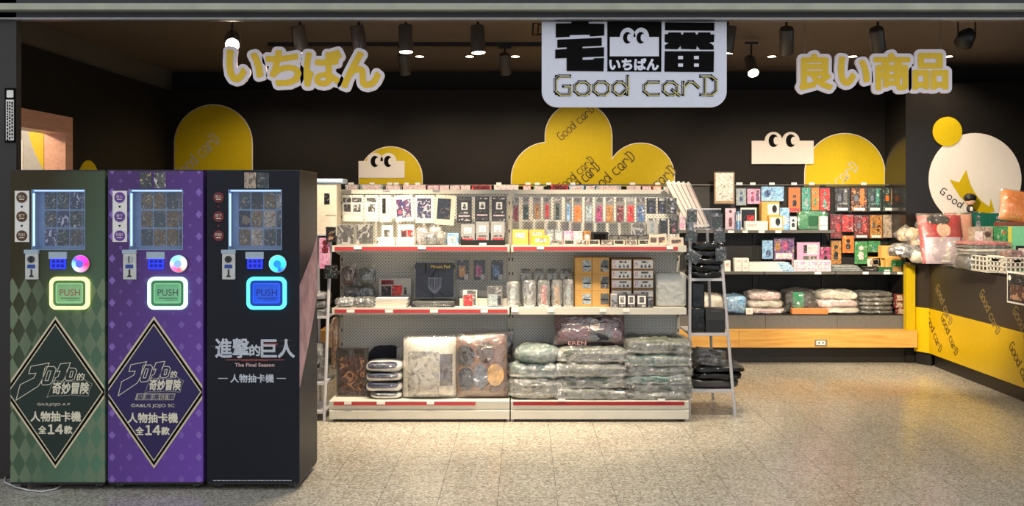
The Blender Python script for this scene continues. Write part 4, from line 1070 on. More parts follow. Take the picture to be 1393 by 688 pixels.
def cushion(name, label, cat, r, d, m_, bulge=.05, zb=None, wrap=FILM, lean=6, prints=(), tilt=0, group=None, noise=.012):
    """standing cushion in a bag, leaning back a little"""
    SEED[0] += 1
    z0 = ZP(r[3], d) if zb is None else zb; z1 = ZP(r[1], d); xa, xb = XP(r[0], d), XP(r[2], d); xc = (xa+xb)/2
    root = thing(name, label, cat, (xc, d, z0), group)
    la = math.radians(lean); ta = math.radians(tilt)
    u = Vector((math.cos(ta), 0, math.sin(ta))); v = Vector((-math.sin(ta)*math.cos(la), math.sin(la), math.cos(ta)*math.cos(la))); n = u.cross(v)
    f = Frame((xc, d+bulge*.6, z0+.002), u, v, n)
    W, H = xb-xa, z1-z0
    MB().sheet(f, W*.96, H*.96, bulge, noise, SEED[0], 12, 12).build('cushion_body', m_, root, smooth=True)
    for nm, q_, m2, shape in prints:
        # printed patch that follows the bulging front
        a0, b0, a1, b1 = (q_[0]-.5)*W, (1-q_[3])*H, (q_[2]-.5)*W, (1-q_[1])*H
        mb = MB(); nn = 8; R_ = nn+1
        for j in range(nn+1):
            for i in range(nn+1):
                s0, s1 = 2*i/nn-1, 2*j/nn-1
                if shape == 'disc':
                    s0, s1 = s0*math.sqrt(1-s1*s1/2), s1*math.sqrt(1-s0*s0/2)
                a = (a0+a1)/2+s0*(a1-a0)/2; b = (b0+b1)/2+s1*(b1-b0)/2
                aa, bb = min(1, max(0, a/(W*.96)+.5)), min(1, max(0, b/(H*.96)))
                e = (max(0, 1-(2*aa-1)**4)*max(0, 1-(2*bb-1)**4))**.5
                qn = mnoise.noise(Vector((aa*6+SEED[0], bb*6, SEED[0]*2.3)))*noise*e
                mb.v.append(f.at(a, b, bulge*e+.004+qn))
        for j in range(nn):
            for i in range(nn): mb.f.append((j*R_+i, j*R_+i+1, (j+1)*R_+i+1, (j+1)*R_+i))
        mb.build(nm, m2, root, smooth=True)
    if wrap: MB().sheet(Frame(f.o, u, v, n), W, H, bulge+.012, noise*1.6, SEED[0]+.5, 14, 14).build('clear_bag', wrap, root, smooth=True)
    return root

# ---- upper left shelf
DH = 6.44
WC = PAPER; BC = mat('charcoal_card', (72, 72, 78), .4, var=.06); GC2 = mat('grey_card', (168, 164, 160), .4, var=.08, scale=40)
flat_pack('card_set_pouch', 'clear pouch with two monochrome cards, leftmost hanging on the white bay', 'card pack', R('A', 180, 150, 335, 345), DH, mat('clear_backing', (226, 222, 208), .5), [('header_print', (.05, .12, .43, .3), PR['mono']), ('header_print', (.47, .12, .9, .3), PR['mono']), ('white_card', (.05, .3, .43, .7), WC), ('white_card', (.47, .3, .9, .7), WC), ('portrait_print', (.1, .36, .4, .63), PR['mono']), ('portrait_print', (.52, .36, .86, .63), PR['mono'])], fix='g1')
flat_pack('card_set_pouch', 'clear pouch with one monochrome card, second hanging on the white bay', 'card pack', R('A', 345, 150, 440, 345), DH, mat('clear_backing', (226, 222, 208), .5), [('header_print', (.1, .12, .8, .3), PR['mono']), ('white_card', (.1, .3, .8, .7), WC), ('portrait_print', (.2, .36, .72, .63), PR['mono'])], fix='g1')
flat_pack('card_set_pouch', 'white standee pouch with a dark suit-like print, third hanging', 'card pack', R('A', 445, 150, 530, 350), DH, mat('clear_backing', (226, 222, 208), .5), [('white_card', (.12, .1, .95, .72), mat('ivory_card', (240, 228, 210), .5)), ('dark_print', (.22, .14, .52, .68), PR['black']), ('pale_print', (.58, .3, .8, .66), PR['pastel'])], fix='g1')
flat_pack('art_card_pouch', 'pouch with tilted violet and pink art card', 'card pack', R('A', 545, 150, 680, 345), DH, mat('clear_backing', (226, 222, 208), .5), [('white_card', (.06, .14, .9, .9), WC), ('art_print', (.1, .18, .86, .84), PR['violet'])], fix='g1', tilt=-3)
flat_pack('art_card_pouch', 'pouch with navy crowd art card hanging in the middle of the left bay', 'card pack', R('A', 695, 150, 835, 355), DH, mat('clear_backing', (226, 222, 208), .5), [('white_card', (.06, .1, .85, .86), WC), ('art_print', (.1, .14, .8, .82), PR['navyart'])], fix='g1')
flat_pack('art_card_pouch', 'cream pouch with dark crooked art card, beside the charcoal packs', 'card pack', R('A', 840, 150, 985, 370), DH, mat('cream_backing', (234, 218, 190), .5), [('art_print', (.12, .14, .76, .8), PR['nightart'])], fix='g1', tilt=4)
for i, r in enumerate(((988, 168, 1092, 350), (1115, 166, 1215, 342), (1232, 166, 1335, 346))):
    flat_pack('charm_pack', 'charcoal charm pack with white window, %s of three hanging over the black tray' % ('left', 'middle', 'right')[i], 'charm pack', R('A', *r), DH, BC, [('title_print', (.1, .05, .9, .12), PR['mono']), ('window_print', (.3, .22, .72, .5), WC), ('motif_print', (.36, .27, .66, .46), PR['mono']), ('text_print', (.22, .58, .8, .65), PR['mono']), ('text_band', (.12, .71, .88, .77), PR['pastel']), ('icon_row', (.1, .84, .9, .93), PR['mono'])], sleeve=False, fix='g1', group='charcoal charm packs')
for i, r in enumerate(((140, 358, 270, 506), (275, 358, 405, 506))):
    flat_pack('framed_picture', 'grey framed portrait print on the top shelf, %s one of the pair' % ('left', 'right')[i], 'picture', R('A', *r), 6.30, GC2, [('portrait_print', (.05, .05, .95, .93), PR['portrait']), ('dark_figure', (.3, .12, .68, .85), mat('dark_grey_print', (84, 82, 82), .4, var=.3, scale=30))], zb=ZT, sleeve=True, lean=4, group='framed portraits')
def paper_stack(label, r, d, n, depth, cat='card stack'):
    z1 = ZP(r[1], d); xa, xb = XP(r[0], d), XP(r[2], d); root = thing('card_stack', label, cat, ((xa+xb)/2, d+depth/2, ZT)); h = (z1-ZT)/n
    for i in range(n):
        j = random.uniform(-.006, .006); MB().box(xa+j, xb+j, d+abs(j), d+depth+j, ZT+h*i, ZT+h*(i+1)-.0008).build('card', [PAPER, mat('ivory_card', (240, 228, 210), .5), PR['pastel']][i % 3], root)
paper_stack('stack of pale cards in front of the white standee pouch', R('A', 430, 455, 550, 505), 6.29, 5, .12)
flat_pack('small_card_pack', 'small white card pack standing behind the left pale stack', 'card pack', R('A', 460, 365, 540, 460), 6.42, WC, [('art_print', (.2, .25, .7, .6), PR['mono']), ('label_print', (.15, .78, .8, .86), PR['green'])], zb=ZT)
paper_stack('stack of pale cards under the violet art pouch', R('A', 565, 455, 690, 505), 6.29, 5, .12)
flat_pack('small_card_pack', 'card pack with red and black prints above the second pale stack', 'card pack', R('A', 572, 360, 690, 455), 6.42, mat('ivory_card', (240, 228, 210), .5), [('art_print', (.2, .28, .55, .82), PR['wine']), ('art_print', (.58, .28, .92, .82), PR['redart'])], zb=ZT)
for i, (r, k, d, lb) in enumerate((((702, 395, 782, 500), 'pastel', 6.40, 'left end'), ((745, 430, 850, 506), 'plushgrey', 6.30, 'front'), ((785, 365, 885, 500), 'silverfoil', 6.44, 'back'), ((845, 430, 912, 506), 'beige', 6.32, 'right end'))):
    soft_bag('charm_bag', 'crumpled clear bag of small charms, %s of the silvery heap' % lb, 'charm bag', R('A', *r), d, .09, PR[k], FILMH, zb=ZT, noise=.014, fq=24, group='heap of clear charm bags', cname='charm_heap')
carton('small_box', 'pale blue small box left of the black tray', 'box', R('A', 922, 425, 1000, 500), 6.31, .07, PR['sky'], [('label', (.2, .2, .8, .8), PR['greybl'])], zb=ZT)
tr_ = thing('display_tray', 'low black display tray on the upper red shelf edge', 'tray', (XP(657, 6.27), 6.32, ZT))
r = R('A', 1015, 472, 1325, 524); xa, xb = XP(r[0], 6.262), XP(r[2], 6.262)
MB().box(xa, xb, 6.262, 6.267, ZT+.004, ZP(r[1], 6.262)).box(xa, xb, 6.267, 6.42, ZT+.002, ZT+.006).box(xa, xa+.005, 6.267, 6.42, ZT+.006, ZT+.06).box(xb-.005, xb, 6.267, 6.42, ZT+.006, ZT+.06).box(xa, xb, 6.415, 6.42, ZT+.006, ZT+.08).build('tray', BLKM, tr_)
rt = R('A', 1145, 508, 1195, 524); MB().box(XP(rt[0], 6.262), XP(rt[2], 6.262), 6.258, 6.262, ZT+.004, ZT+.018).build('price_tag', TAG, tr_)
for i, r in enumerate(((1015, 356, 1115, 478), (1120, 338, 1215, 478), (1225, 336, 1325, 478))):
    flat_pack('charm_pack', 'pale grey charm pack standing in the black tray, %s of three' % ('left', 'middle', 'right')[i], 'charm pack', R('A', *r), 6.30, GC2, [('window_print', (.25, .2, .75, .48), WC), ('motif_print', (.32, .25, .66, .45), PR['pastel']), ('text_print', (.2, .6, .8, .66), PR['mono']), ('text_band', (.12, .72, .88, .8), PR['redart'])], sleeve=True, zb=ZT+.006, group='pale charm packs in the tray')

# ---- upper right shelf
cols13 = [('dark and red', 'wine', 88, 135, 352), ('dark and green', 'darkgreen', 158, 206, 335), ('tan', 'amber', 230, 290, 328), ('crimson', 'redart', 303, 360, 330), ('bottle green', 'darkgreen', 375, 435, 335), ('ice blue', 'sky', 455, 507, 345), ('orange', 'orange', 515, 580, 355), ('grey green', 'greybl', 594, 652, 352), ('plum', 'magenta', 667, 726, 356), ('amber', 'amber', 740, 802, 358), ('dark red', 'wine', 812, 876, 355), ('red and white', 'redart', 887, 946, 355), ('steel blue', 'bluecard', 955, 1022, 352)]
GBK = mat('sleeve_grey', (126, 122, 118), .35, var=.15, scale=50)
for i, (nm, k, a, b, y1) in enumerate(cols13):
    flat_pack('strap_charm_pack', 'slim %s strap charm pack, %s from left in the long hanging row' % (nm, ORD[i]), 'charm pack', R('B', a, 165, b, y1), DH, GBK, [('header_print', (.12, .05, .88, .2), PR['portrait']), ('window_print', (.14, .34, .86, .94), PR[k]) if i not in (2, 3, 4, 5) else ('window_print', (.3, .3, .7, .95), PR[k])], fix='g2', charm=(.5, .45, PR[k]), group='slim strap charm packs')
for i, (a, b) in enumerate(((1028, 1097), (1106, 1167), (1178, 1242))):
    flat_pack('charm_pack', 'black figure charm pack, %s of three in the upper row near the ladder rack' % ORD[i], 'charm pack', R('B', a, 172, b, 290), DH, PR['black'], [('title_print', (.2, .05, .8, .2), PR['mono']), ('figure_print', (.3, .3, .7, .9), PR['navyart'])], fix='g2', group='black charm packs in two rows')
for i, (a, b, k) in enumerate(((1030, 1110, 'greybl'), (1118, 1180, 'black'), (1190, 1250, 'wine'))):
    flat_pack('charm_pack', '%s charm pack in the lower row near the ladder rack' % ('pale grey', 'dark grey', 'brown black')[i], 'charm pack', R('B', a, 315, b, 432), DH-.03, PR['black'] if i else GC2, [('title_print', (.2, .05, .8, .16), PR['mono']), ('figure_print', (.25, .3, .75, .9), PR[k])], fix='g2', group='black charm packs in two rows')
flat_pack('charm_pack', 'smoky flat pack hanging left of the pale grey charm pack', 'charm pack', R('B', 928, 362, 1022, 455), DH-.05, PR['portrait'], [('figure_print', (.2, .5, .8, .7), PR['black'])], fix='g2')
YB_ = mat('orange_yellow_box', (238, 186, 92), .5, var=.06)
carton('small_box', 'orange yellow box at the left end of the upper right shelf', 'box', R('B', 88, 400, 198, 505), 6.36, .08, YB_, [('label', (.2, .2, .8, .55), PR['pastel'])], zb=ZT)
carton('small_box', 'orange yellow box second from the left on the upper right shelf', 'box', R('B', 205, 400, 312, 505), 6.40, .06, YB_, [('label', (.2, .15, .85, .5), PR['silverfoil'])], zb=ZT)
carton('small_box', 'bright yellow low box with silver print in front of the other two', 'box', R('B', 228, 442, 346, 509), 6.27, .07, mat('warm_yellow_box', (244, 190, 60), .45), [('label', (.15, .25, .85, .7), PR['silverfoil'])], zb=ZT)
for i, (a, b, y0, k) in enumerate(((320, 378, 400, 'greybl'), (384, 442, 398, 'greybl'), (447, 512, 408, 'pink'), (515, 578, 410, 'pastel'), (584, 640, 408, 'amber'))):
    carton('mini_box', '%s mini box, %s in the back row behind the flat cards' % (('silvery', 'white', 'pink', 'pale', 'gold')[i], ORD[i]), 'box', R('B', a, y0, b, 490), 6.42, .04, PR[k], [('label', (.2, .25, .8, .75), PR['pastel'])], zb=ZT)
carton('tray_box', 'open black box on the upper right shelf', 'box', R('B', 640, 415, 762, 490), 6.40, .1, BLKM, [('opening', (.15, .15, .85, .7), INK)], zb=ZT)
for i, a in enumerate((362, 448, 536, 622, 712, 798, 884, 972)):
    d = 6.28
    flat_pack('flat_card', 'pale flat card with dark print, %s from left along the shelf front' % ORD[i], 'card', R('B', a, 466, a+80, 507), d, mat('tan_flat_card', (196, 180, 158), .5) if i % 2 else PR['beige'], [('art_print', (.12, .15, .88, .75), PR['black' if i % 2 else 'mono'])], sleeve=True, zb=ZT, lean=24, group='flat cards along the shelf front')
for i, a in enumerate((768, 832, 900, 968)):
    flat_pack('flat_card', 'dark card leaning behind the pale flat cards, %s from left' % ORD[i], 'card', R('B', a, 428, a+72, 495), 6.36, PR['black'], [('art_print', (.1, .2, .9, .9), PR['portrait'])], sleeve=True, zb=ZT, lean=20, group='dark leaning cards')
for i, (a, b, y0) in enumerate(((1045, 1112, 428), (1110, 1178, 424), (1190, 1292, 450))):
    flat_pack('sticker_sheet', 'large pale card with brown print near the ladder rack, %s from left' % ORD[i], 'card', R('B', a, y0, b, 507), 6.29+.02*(i == 1), mat('tan_flat_card', (196, 180, 158), .5), [('art_print', (.15, .3, .8, .75), PR['brownart'])], sleeve=True, zb=ZT, lean=14, tilt=(4, -5, 0)[i])

# ---- middle left shelf
BRN = mat('brown_red_felt', (92, 52, 44), .6, var=.12); OLG = mat('dark_olive_felt', (74, 78, 62), .6, var=.12)
for r, m_, lb, k in (((176, 138, 282, 300), BRN, 'brown red', 'beige'), ((292, 146, 420, 298), OLG, 'dark olive', 'greybl')):
    rr = R('C', *r); d = 6.46; xa, xb, z0, z1 = XP(rr[0], d), XP(rr[2], d), ZP(rr[3], d), ZP(rr[1], d)
    root = thing('pouch_pack', '%s rounded pouch in a clear bag hanging on the left bay' % lb, 'pouch', ((xa+xb)/2, d, z0))
    f = Frame(((xa+xb)/2, d, z0)); W, H = xb-xa, z1-z0
    MB().prism(f, rrect(-W*.46, H*.02, W*.46, H*.82, W*.3, 5), -.02, .008).build('pouch_body', m_, root)
    MB().prism(f, disc(0, H*.36, W*.24, 18, H*.14), .008, .011).build('pouch_patch', PR[k], root)
    MB().sheet(f, W, H, .03, .01, 3, 8, 8).build('clear_bag', FILM, root, smooth=True)
    hook('g1', (xa+xb)/2, z1-.012, d)
soft_bag('folded_bag', 'dark folded bag lying behind the silvery packs, under the rounded pouches', 'bag', R('C', 180, 312, 405, 452), 6.42, .12, PR['black'], FILM, zb=ZM, noise=.008)
soft_bag('folded_bag', 'silvery wrapped dark pack, left one at the shelf front', 'bag', R('C', 132, 395, 262, 456), 6.28, .16, PR['plushgrey'], FILMH, zb=ZM, noise=.01, fq=16)
soft_bag('folded_bag', 'silvery wrapped dark pack, right one beside the white books', 'bag', R('C', 260, 390, 412, 456), 6.28, .16, PR['black'], FILMH, zb=ZM, noise=.01, fq=16)
carton('art_book_pack', 'grey boxed set with red print behind the white books', 'boxed set', R('C', 440, 248, 668, 455), 6.46, .03, GC2, [('red_print', (.08, .08, .46, .24), PR['wine']), ('dark_print', (.08, .3, .38, .72), PR['nightart']), ('red_print', (.4, .28, .72, .66), PR['redart']), ('spine_print', (.78, .35, .86, .62), PR['black'])], zb=ZM)
bk = R('C', 415, 390, 638, 455); d = 6.29; xa, xb = XP(bk[0], d), XP(bk[2], d); zt = ZP(bk[1], d); nb_ = 6; hh = (zt-ZM)/nb_
for i in range(nb_):
    j = (-.006, .004, -.002, .006, 0, .003)[i]
    root = thing('book', 'white book in the stack beside the mouse pad, %s from the bottom' % ORD[i], 'book', ((xa+xb)/2, d+.09, ZM+hh*i), 'stacked white books')
    MB().box(xa+j, xb+j, d, d+.18, ZM+hh*i, ZM+hh*i+hh*.16).box(xa+j, xb+j, d, d+.18, ZM+hh*i+hh*.8, ZM+hh*i+hh*.97).box(xa+j, xa+j+.004, d, d+.18, ZM+hh*i+hh*.16, ZM+hh*i+hh*.8).build('cover', PAPER, root)
    MB().box(xa+j+.004, xb+j-.004, d+.003, d+.177, ZM+hh*i+hh*.16, ZM+hh*i+hh*.8).build('pages', mat('page_block', (226, 214, 190), .7, var=.1, scale=200), root)
# mouse pad leaning on its stack
mpd = flat_pack('mouse_pad', 'navy mouse pad with wing emblem in a glossy sleeve', 'mouse pad', R('C', 690, 132, 972, 412), 6.43, mat('navy_pad', (30, 32, 48), .5, var=.08), [('header_strip', (.0, .08, 1, .2), mat('brown_black_strip', (36, 28, 30), .5))], zb=ZM+.05, sleeve=film('glossy_sleeve', gloss=.045, haze=.0, bumps=.6, bscale=7), lean=4)
f = Frame((mpd.location.x, 6.43, mpd.location.z), (1, 0, 0), (0, math.sin(math.radians(4)), math.cos(math.radians(4))), (0, -math.cos(math.radians(4)), math.sin(math.radians(4))))
rr = R('C', 690, 132, 972, 412); H = ZP(rr[1], 6.43)-mpd.location.z; W = XP(rr[2], 6.43)-XP(rr[0], 6.43)
letters(MB(), f, 'Mouse Pad', -W*.09, H*.82, W*.38, H*.9, .003, bold=.0006).build('lettering', mat('yellow_text', (206, 186, 70), .5), mpd)
em_ = MB(); w_ = W*.17; y0 = H*.12
MB().prism(f, [(-w_*.98, H*.56), (w_*.98, H*.56), (w_*.98, H*.3), (w_*.5, H*.17), (0, H*.12), (-w_*.5, H*.17), (-w_*.98, H*.3)], .0026, .0034).build('crest_shield', mat('crest_grey', (120, 124, 136), .5), mpd)
for sg in (-1, 1):
    for k in range(4):
        o_ = sg*w_*(.12+.21*k); em_.prism(f, [(o_, H*(.53-.0*k)), (o_+sg*w_*.13, H*.54), (o_+sg*w_*.13, H*(.27+.035*k)), (o_, H*(.2+.035*k))], .0034, .004+k*1e-5)
o = em_.build('crest_wings', mat('crest_dark', (52, 56, 72), .5), mpd); o['kind'] = 'stuff'
for i in range(4):
    rr = R('C', 665, 415, 970, 458); d = 6.30; xa, xb = XP(rr[0], d), XP(rr[2], d); h0 = (ZP(rr[1], d)-ZM)/4
    root = thing('mouse_pad', 'silvery wrapped mouse pad lying flat under the navy one, %s from the bottom' % ORD[i], 'mouse pad', ((xa+xb)/2, d+.1, ZM+h0*i), 'flat wrapped mouse pads')
    MB().box(xa+.004*i, xb-.005, d+.002*i, d+.2, ZM+h0*i, ZM+h0*i+h0*.7).build('pad', mat('navy_pad', (30, 32, 48), .5), root)
    MB().soft(xa+.002*i, xb, d, d+.2, ZM+h0*i, ZM+h0*(i+1), .15, .4, .002, i, fq=14).build('clear_sleeve', FILMH, root, smooth=True)
for i, (a, b, k, nm) in enumerate(((985, 1076, 'amber', 'yellow'), (1104, 1190, 'magenta', 'purple'), (1224, 1316, 'bluecard', 'blue'))):
    flat_pack('charm_pack', 'black carded %s charm, %s of three hanging beside the mouse pad' % (nm, ORD[i]), 'charm pack', R('C', a, 116, b, 268), DH, PR['black'], [('art_print', (.2, .3, .7, .82), PR[k]), ('label_print', (.6, .7, .92, .95), GC2)], fix='g1', group='carded charms beside the mouse pad')
rs = R('C', 1008, 390, 1338, 455); d = 6.36
tag(MB().box(XP(rs[0], d), XP(rs[2], d), d, d+.10, ZM, ZP(rs[1], d)).box(XP(rs[0], d), XP(rs[2], d), d+.09, d+.10, ZM+.06, ZM+.1).build('display_riser', METW), 'low white display riser under the hanging carded charms', 'riser')
flat_pack('charm_pack', 'red art charm pack standing before the white riser', 'charm pack', R('C', 1028, 328, 1132, 455), 6.33, mat('clear_backing', (226, 222, 208), .5), [('art_print', (.05, .3, .68, .95), PR['redart']), ('side_print', (.7, .3, .9, .9), PR['mono']), ('header_print', (.3, .05, .9, .25), PR['portrait'])], zb=ZM)
flat_pack('charm_pack', 'grey art charm pack standing before the white riser', 'charm pack', R('C', 1200, 300, 1308, 455), 6.33, GBK, [('art_print', (.08, .42, .66, .95), PR['greybl']), ('side_print', (.7, .5, .9, .9), PR['black']), ('header_print', (.1, .05, .9, .35), PR['portrait'])], zb=ZM)

# ---- middle right shelf
def stand_pack(label, r, d, k, cap=True):
    rr = R('D', *r); xa, xb, z1 = XP(rr[0], d), XP(rr[2], d), ZP(rr[1], d); xc = (xa+xb)/2; W = xb-xa; H = z1-ZM
    root = thing('standee_pack', label, 'standee pack', (xc, d, ZM), 'acrylic standee packs')
    f = Frame((xc, d, ZM))
    MB().prism(f, [(-W*.2, H*.1), (W*.2, H*.1), (W*.16, H*.42), (W*.24, H*.52), (W*.18, H*.72), (0, H*.8), (-W*.2, H*.7), (-W*.22, H*.5), (-W*.14, H*.4)], -.004, .0).build('standee_shape', PR[k], root)
    MB().box(xc-W*.38, xc+W*.38, d-.02, d+.02, ZM+.001, ZM+.01).build('standee_base', PR['silverfoil'], root)
    if cap: MB().box(xc-W*.34, xc+W*.34, d-.006, d+.006, z1-H*.14, z1-.004).build('header_card', BLKM, root)
    MB().soft(xa, xb, d-.035, d+.04, ZM, z1, .5, .35, .006, len(COL.objects) % 17, fq=18).build('clear_bag', FILMH, root, smooth=True)
for i, (r, k, nm) in enumerate((((45, 270, 138, 452), 'greybl', 'silver'), ((160, 262, 256, 452), 'plushgrey', 'grey'), ((262, 258, 352, 452), 'redart', 'red'), ((362, 258, 438, 450), 'amber', 'yellow'), ((443, 255, 518, 450), 'greybl', 'white'))):
    stand_pack('clear standee pack with %s shape, %s from left in the front row' % (nm, ORD[i]), r, 6.33, k)
for i, (a, b) in enumerate(((140, 225), (235, 310), (325, 405), (420, 510))):
    stand_pack('smoky standee pack in the back row beside the kraft boxes, %s from left' % ORD[i], (a, 180, b, 452), 6.47, 'black')
rows = ((340, 455), (222, 339), (104, 221))
for j, (y0, y1) in enumerate(rows):
    for i, (a, b) in enumerate(((526, 645), (647, 768))):
        d = 6.33; z0 = ZM if j == 0 else ZP(ZOOM['D'][1]+rows[j-1][0]/5.159, d)
        carton('kraft_box', 'plain kraft box with photo window, %s column, %s row from the bottom' % (('left', 'right')[i], ORD[j]), 'box', R('D', a, y0, b, y1), d, .15, KRAFT, [('photo_window', (.46, .18, .95, .82) if i == 0 else (.5, .14, .96, .84), PR['greybl'] if i == 0 else PR['portrait']), ('window_strip', (.5, .5, .93, .58), PR['black'])], zb=z0+.0005, group='kraft boxes with photo windows')
rows = ((322, 455), (257, 321), (189, 256), (113, 188))
for j, (y0, y1) in enumerate(rows):
    for i, (a, b) in enumerate(((780, 926), (934, 1078))):
        d = 6.36; z0 = ZM if j == 0 else ZP(ZOOM['D'][1]+rows[j-1][0]/5.159, d)
        carton('white_label_box', 'brown box with white label, %s column, %s from the bottom' % (('left', 'right')[i], ORD[j]), 'box', R('D', a, y0, b, y1), d, .16, mat('brown_box', (150, 112, 66), .6), [('label', (.04, .12, .97, .9), PAPER), ('label_title', (.4, .2, .75, .4), PR['mono']), ('label_figure', (.35, .52, .5, .82), PR['portrait']), ('label_figure', (.54, .52, .68, .82), PR['portrait']), ('label_figure', (.73, .52, .88, .82), PR['portrait']), ('label_corner', (.08, .2, .25, .8), PR['pastel'])], zb=z0+.0005, group='brown boxes with white labels')
for i, (a, b, y0, k) in enumerate(((780, 826, 362, 'greybl'), (830, 887, 362, 'w'), (893, 952, 362, 'w'), (959, 1032, 362, 'w'), (1036, 1074, 382, 'd'))):
    carton('mini_box', '%s mini box, %s in the row before the white label boxes' % (('silver', 'white crest', 'white crest', 'white crest', 'dark')[i], ORD[i]), 'box', R('D', a, y0, b, 455), 6.28, .055, mat('mini_dark', (60, 58, 62), .4) if k != 'greybl' else GC2, [('label', (.1, .1, .9, .74), PAPER if k == 'w' else PR['plushgrey']), ('band', (.1, .8, .9, .92), PR['mono'])] + ([('emblem', (.28, .2, .72, .62), PR['portrait'])] if k == 'w' else []), zb=ZM, group='mini boxes before the label boxes')
rr = R('D', 1100, 215, 1308, 457); d = 6.32
fb2 = thing('frosted_bag', 'large frosted clear bag standing at the right end of the middle shelf', 'bag', ((XP(rr[0], d)+XP(rr[2], d))/2, d+.05, ZM))
xa, xb, z1 = XP(rr[0], d), XP(rr[2], d), ZP(rr[1], d)
MB().soft(xa+.012, xb-.012, d+.03, d+.12, ZM+.002, ZM+(z1-ZM)*.55, .2, .3, .004, 4).build('folded_cloth', PR['khaki'], fb2, smooth=True)
MB().box((xa+xb)/2-.008, (xa+xb)/2+.014, d+.024, d+.03, ZM+.02, z1-.04).build('inner_strip', PR['greybl'], fb2)
MB().bevbox(xa, xb, d, d+.14, ZM, z1, .012).build('clear_bag', FROST, fb2)

# ---- lower left deck
flat_pack('print_folder', 'dark brown flat pack with faded print on the lower left deck', 'folder', R('E', 112, 236, 284, 512), 6.30, mat('dark_brown_pack', (62, 54, 46), .5, var=.1), [('art_print', (.1, .2, .9, .92), PR['brownart']), ('seal_strip', (.0, .08, 1, .1), BLKM)], zb=ZB, sleeve=film('brown_gloss', (225, 215, 205), gloss=.12, haze=.03, bumps=.3, bscale=16), t=.02, lean=3)
soft_bag('folded_shirt', 'folded dark navy shirt above the stacked white packs', 'shirt', R('E', 290, 226, 458, 500), 6.47, .05, mat('navy_cloth', (26, 28, 40), .8, var=.2, bump=.2), None, zb=ZB, noise=.01, patch=None)
NAV = mat('navy_label', (44, 50, 78), .45, var=.15, scale=60)
ys = [(482, 522), (425, 490), (373, 436), (318, 386)]
zprev = ZB
for i, (y0, y1) in enumerate(ys):
    rr = R('E', 268+(28 if i == 0 else 0), y0, 468, y1); d = 6.21; z1 = ZP(rr[1], d); xa, xb = XP(rr[0], d), XP(rr[2], d)
    root = thing('wrapped_towel', 'white and navy wrapped pack, %s from the bottom of its stack' % ORD[i], 'towel pack', ((xa+xb)/2, d+.12, zprev), 'white and navy wrapped packs')
    MB().soft(xa, xb, d, d+.24, zprev, z1, .4, .62, .005, i+3, fq=8).build('folded_towel', mat('white_cloth', (222, 220, 216), .8, bump=.15), root, smooth=True)
    f = Frame(((xa+xb)/2, d-.002, 0)); z_ = (zprev+z1)/2; hh = (z1-zprev)
    MB().soft(xa+.012, xb-.02, d-.006, d+.1, zprev+hh*.3, z1-hh*.02, .5, .6, .004, i+3).build('navy_sleeve', NAV, root, smooth=True)
    MB().soft(xa-.002, xb+.002, d-.008, d+.245, zprev, z1+.003, .4, .6, .006, i+9, fq=14).build('clear_bag', FILM, root, smooth=True)
    zprev = z1
cushion('white_cushion', 'white square cushion with grey drawing in a clear bag', 'cushion', R('E', 468, 170, 775, 528), 6.22, PR['whitecloth'], .07, ZB, FILM, 5, [('drawing_print', (.12, .26, .68, .98), PR['sketch'], 'rect'), ('lettered_band', (.7, .3, .92, .8), mat('grey_violet_print', (96, 88, 92), .6, var=.2), 'rect')])
cushion('brown_bag', 'brown flat bag hidden behind the printed brown bag', 'bag', R('E', 805, 145, 1085, 505), 6.40, PR['brownart'], .03, ZB, FILM, 4)
cushion('brown_bag', 'brown bag printed with five coloured patches in clear wrap', 'bag', R('E', 770, 158, 1062, 514), 6.235, mat('brown_print_cloth', (122, 84, 66), .6, var=.15, scale=14), .04, ZB, FILM, 5, [('patch_print', (.02, .18, .38, .5), mat('patch_black', (44, 36, 36), .6, var=.3, scale=40), 'disc'), ('patch_print', (.42, .14, .76, .46), mat('patch_brown', (72, 46, 38), .6, var=.3, scale=40), 'disc'), ('patch_print', (.05, .52, .36, .88), mat('patch_slate', (58, 58, 70), .6, var=.4, scale=40), 'disc'), ('patch_print', (.34, .48, .62, .86), mat('patch_grey_blue', (104, 108, 124), .6, var=.4, scale=40), 'disc'), ('patch_print', (.6, .48, .92, .82), mat('patch_amber', (206, 160, 96), .6, var=.25, scale=40), 'disc')], tilt=2)
cushion('grey_bag', 'grey bag wedged between the towel packs and the white cushion', 'bag', R('E', 440, 230, 482, 505), 6.42, GC2, .02, ZB, FILM, 3)

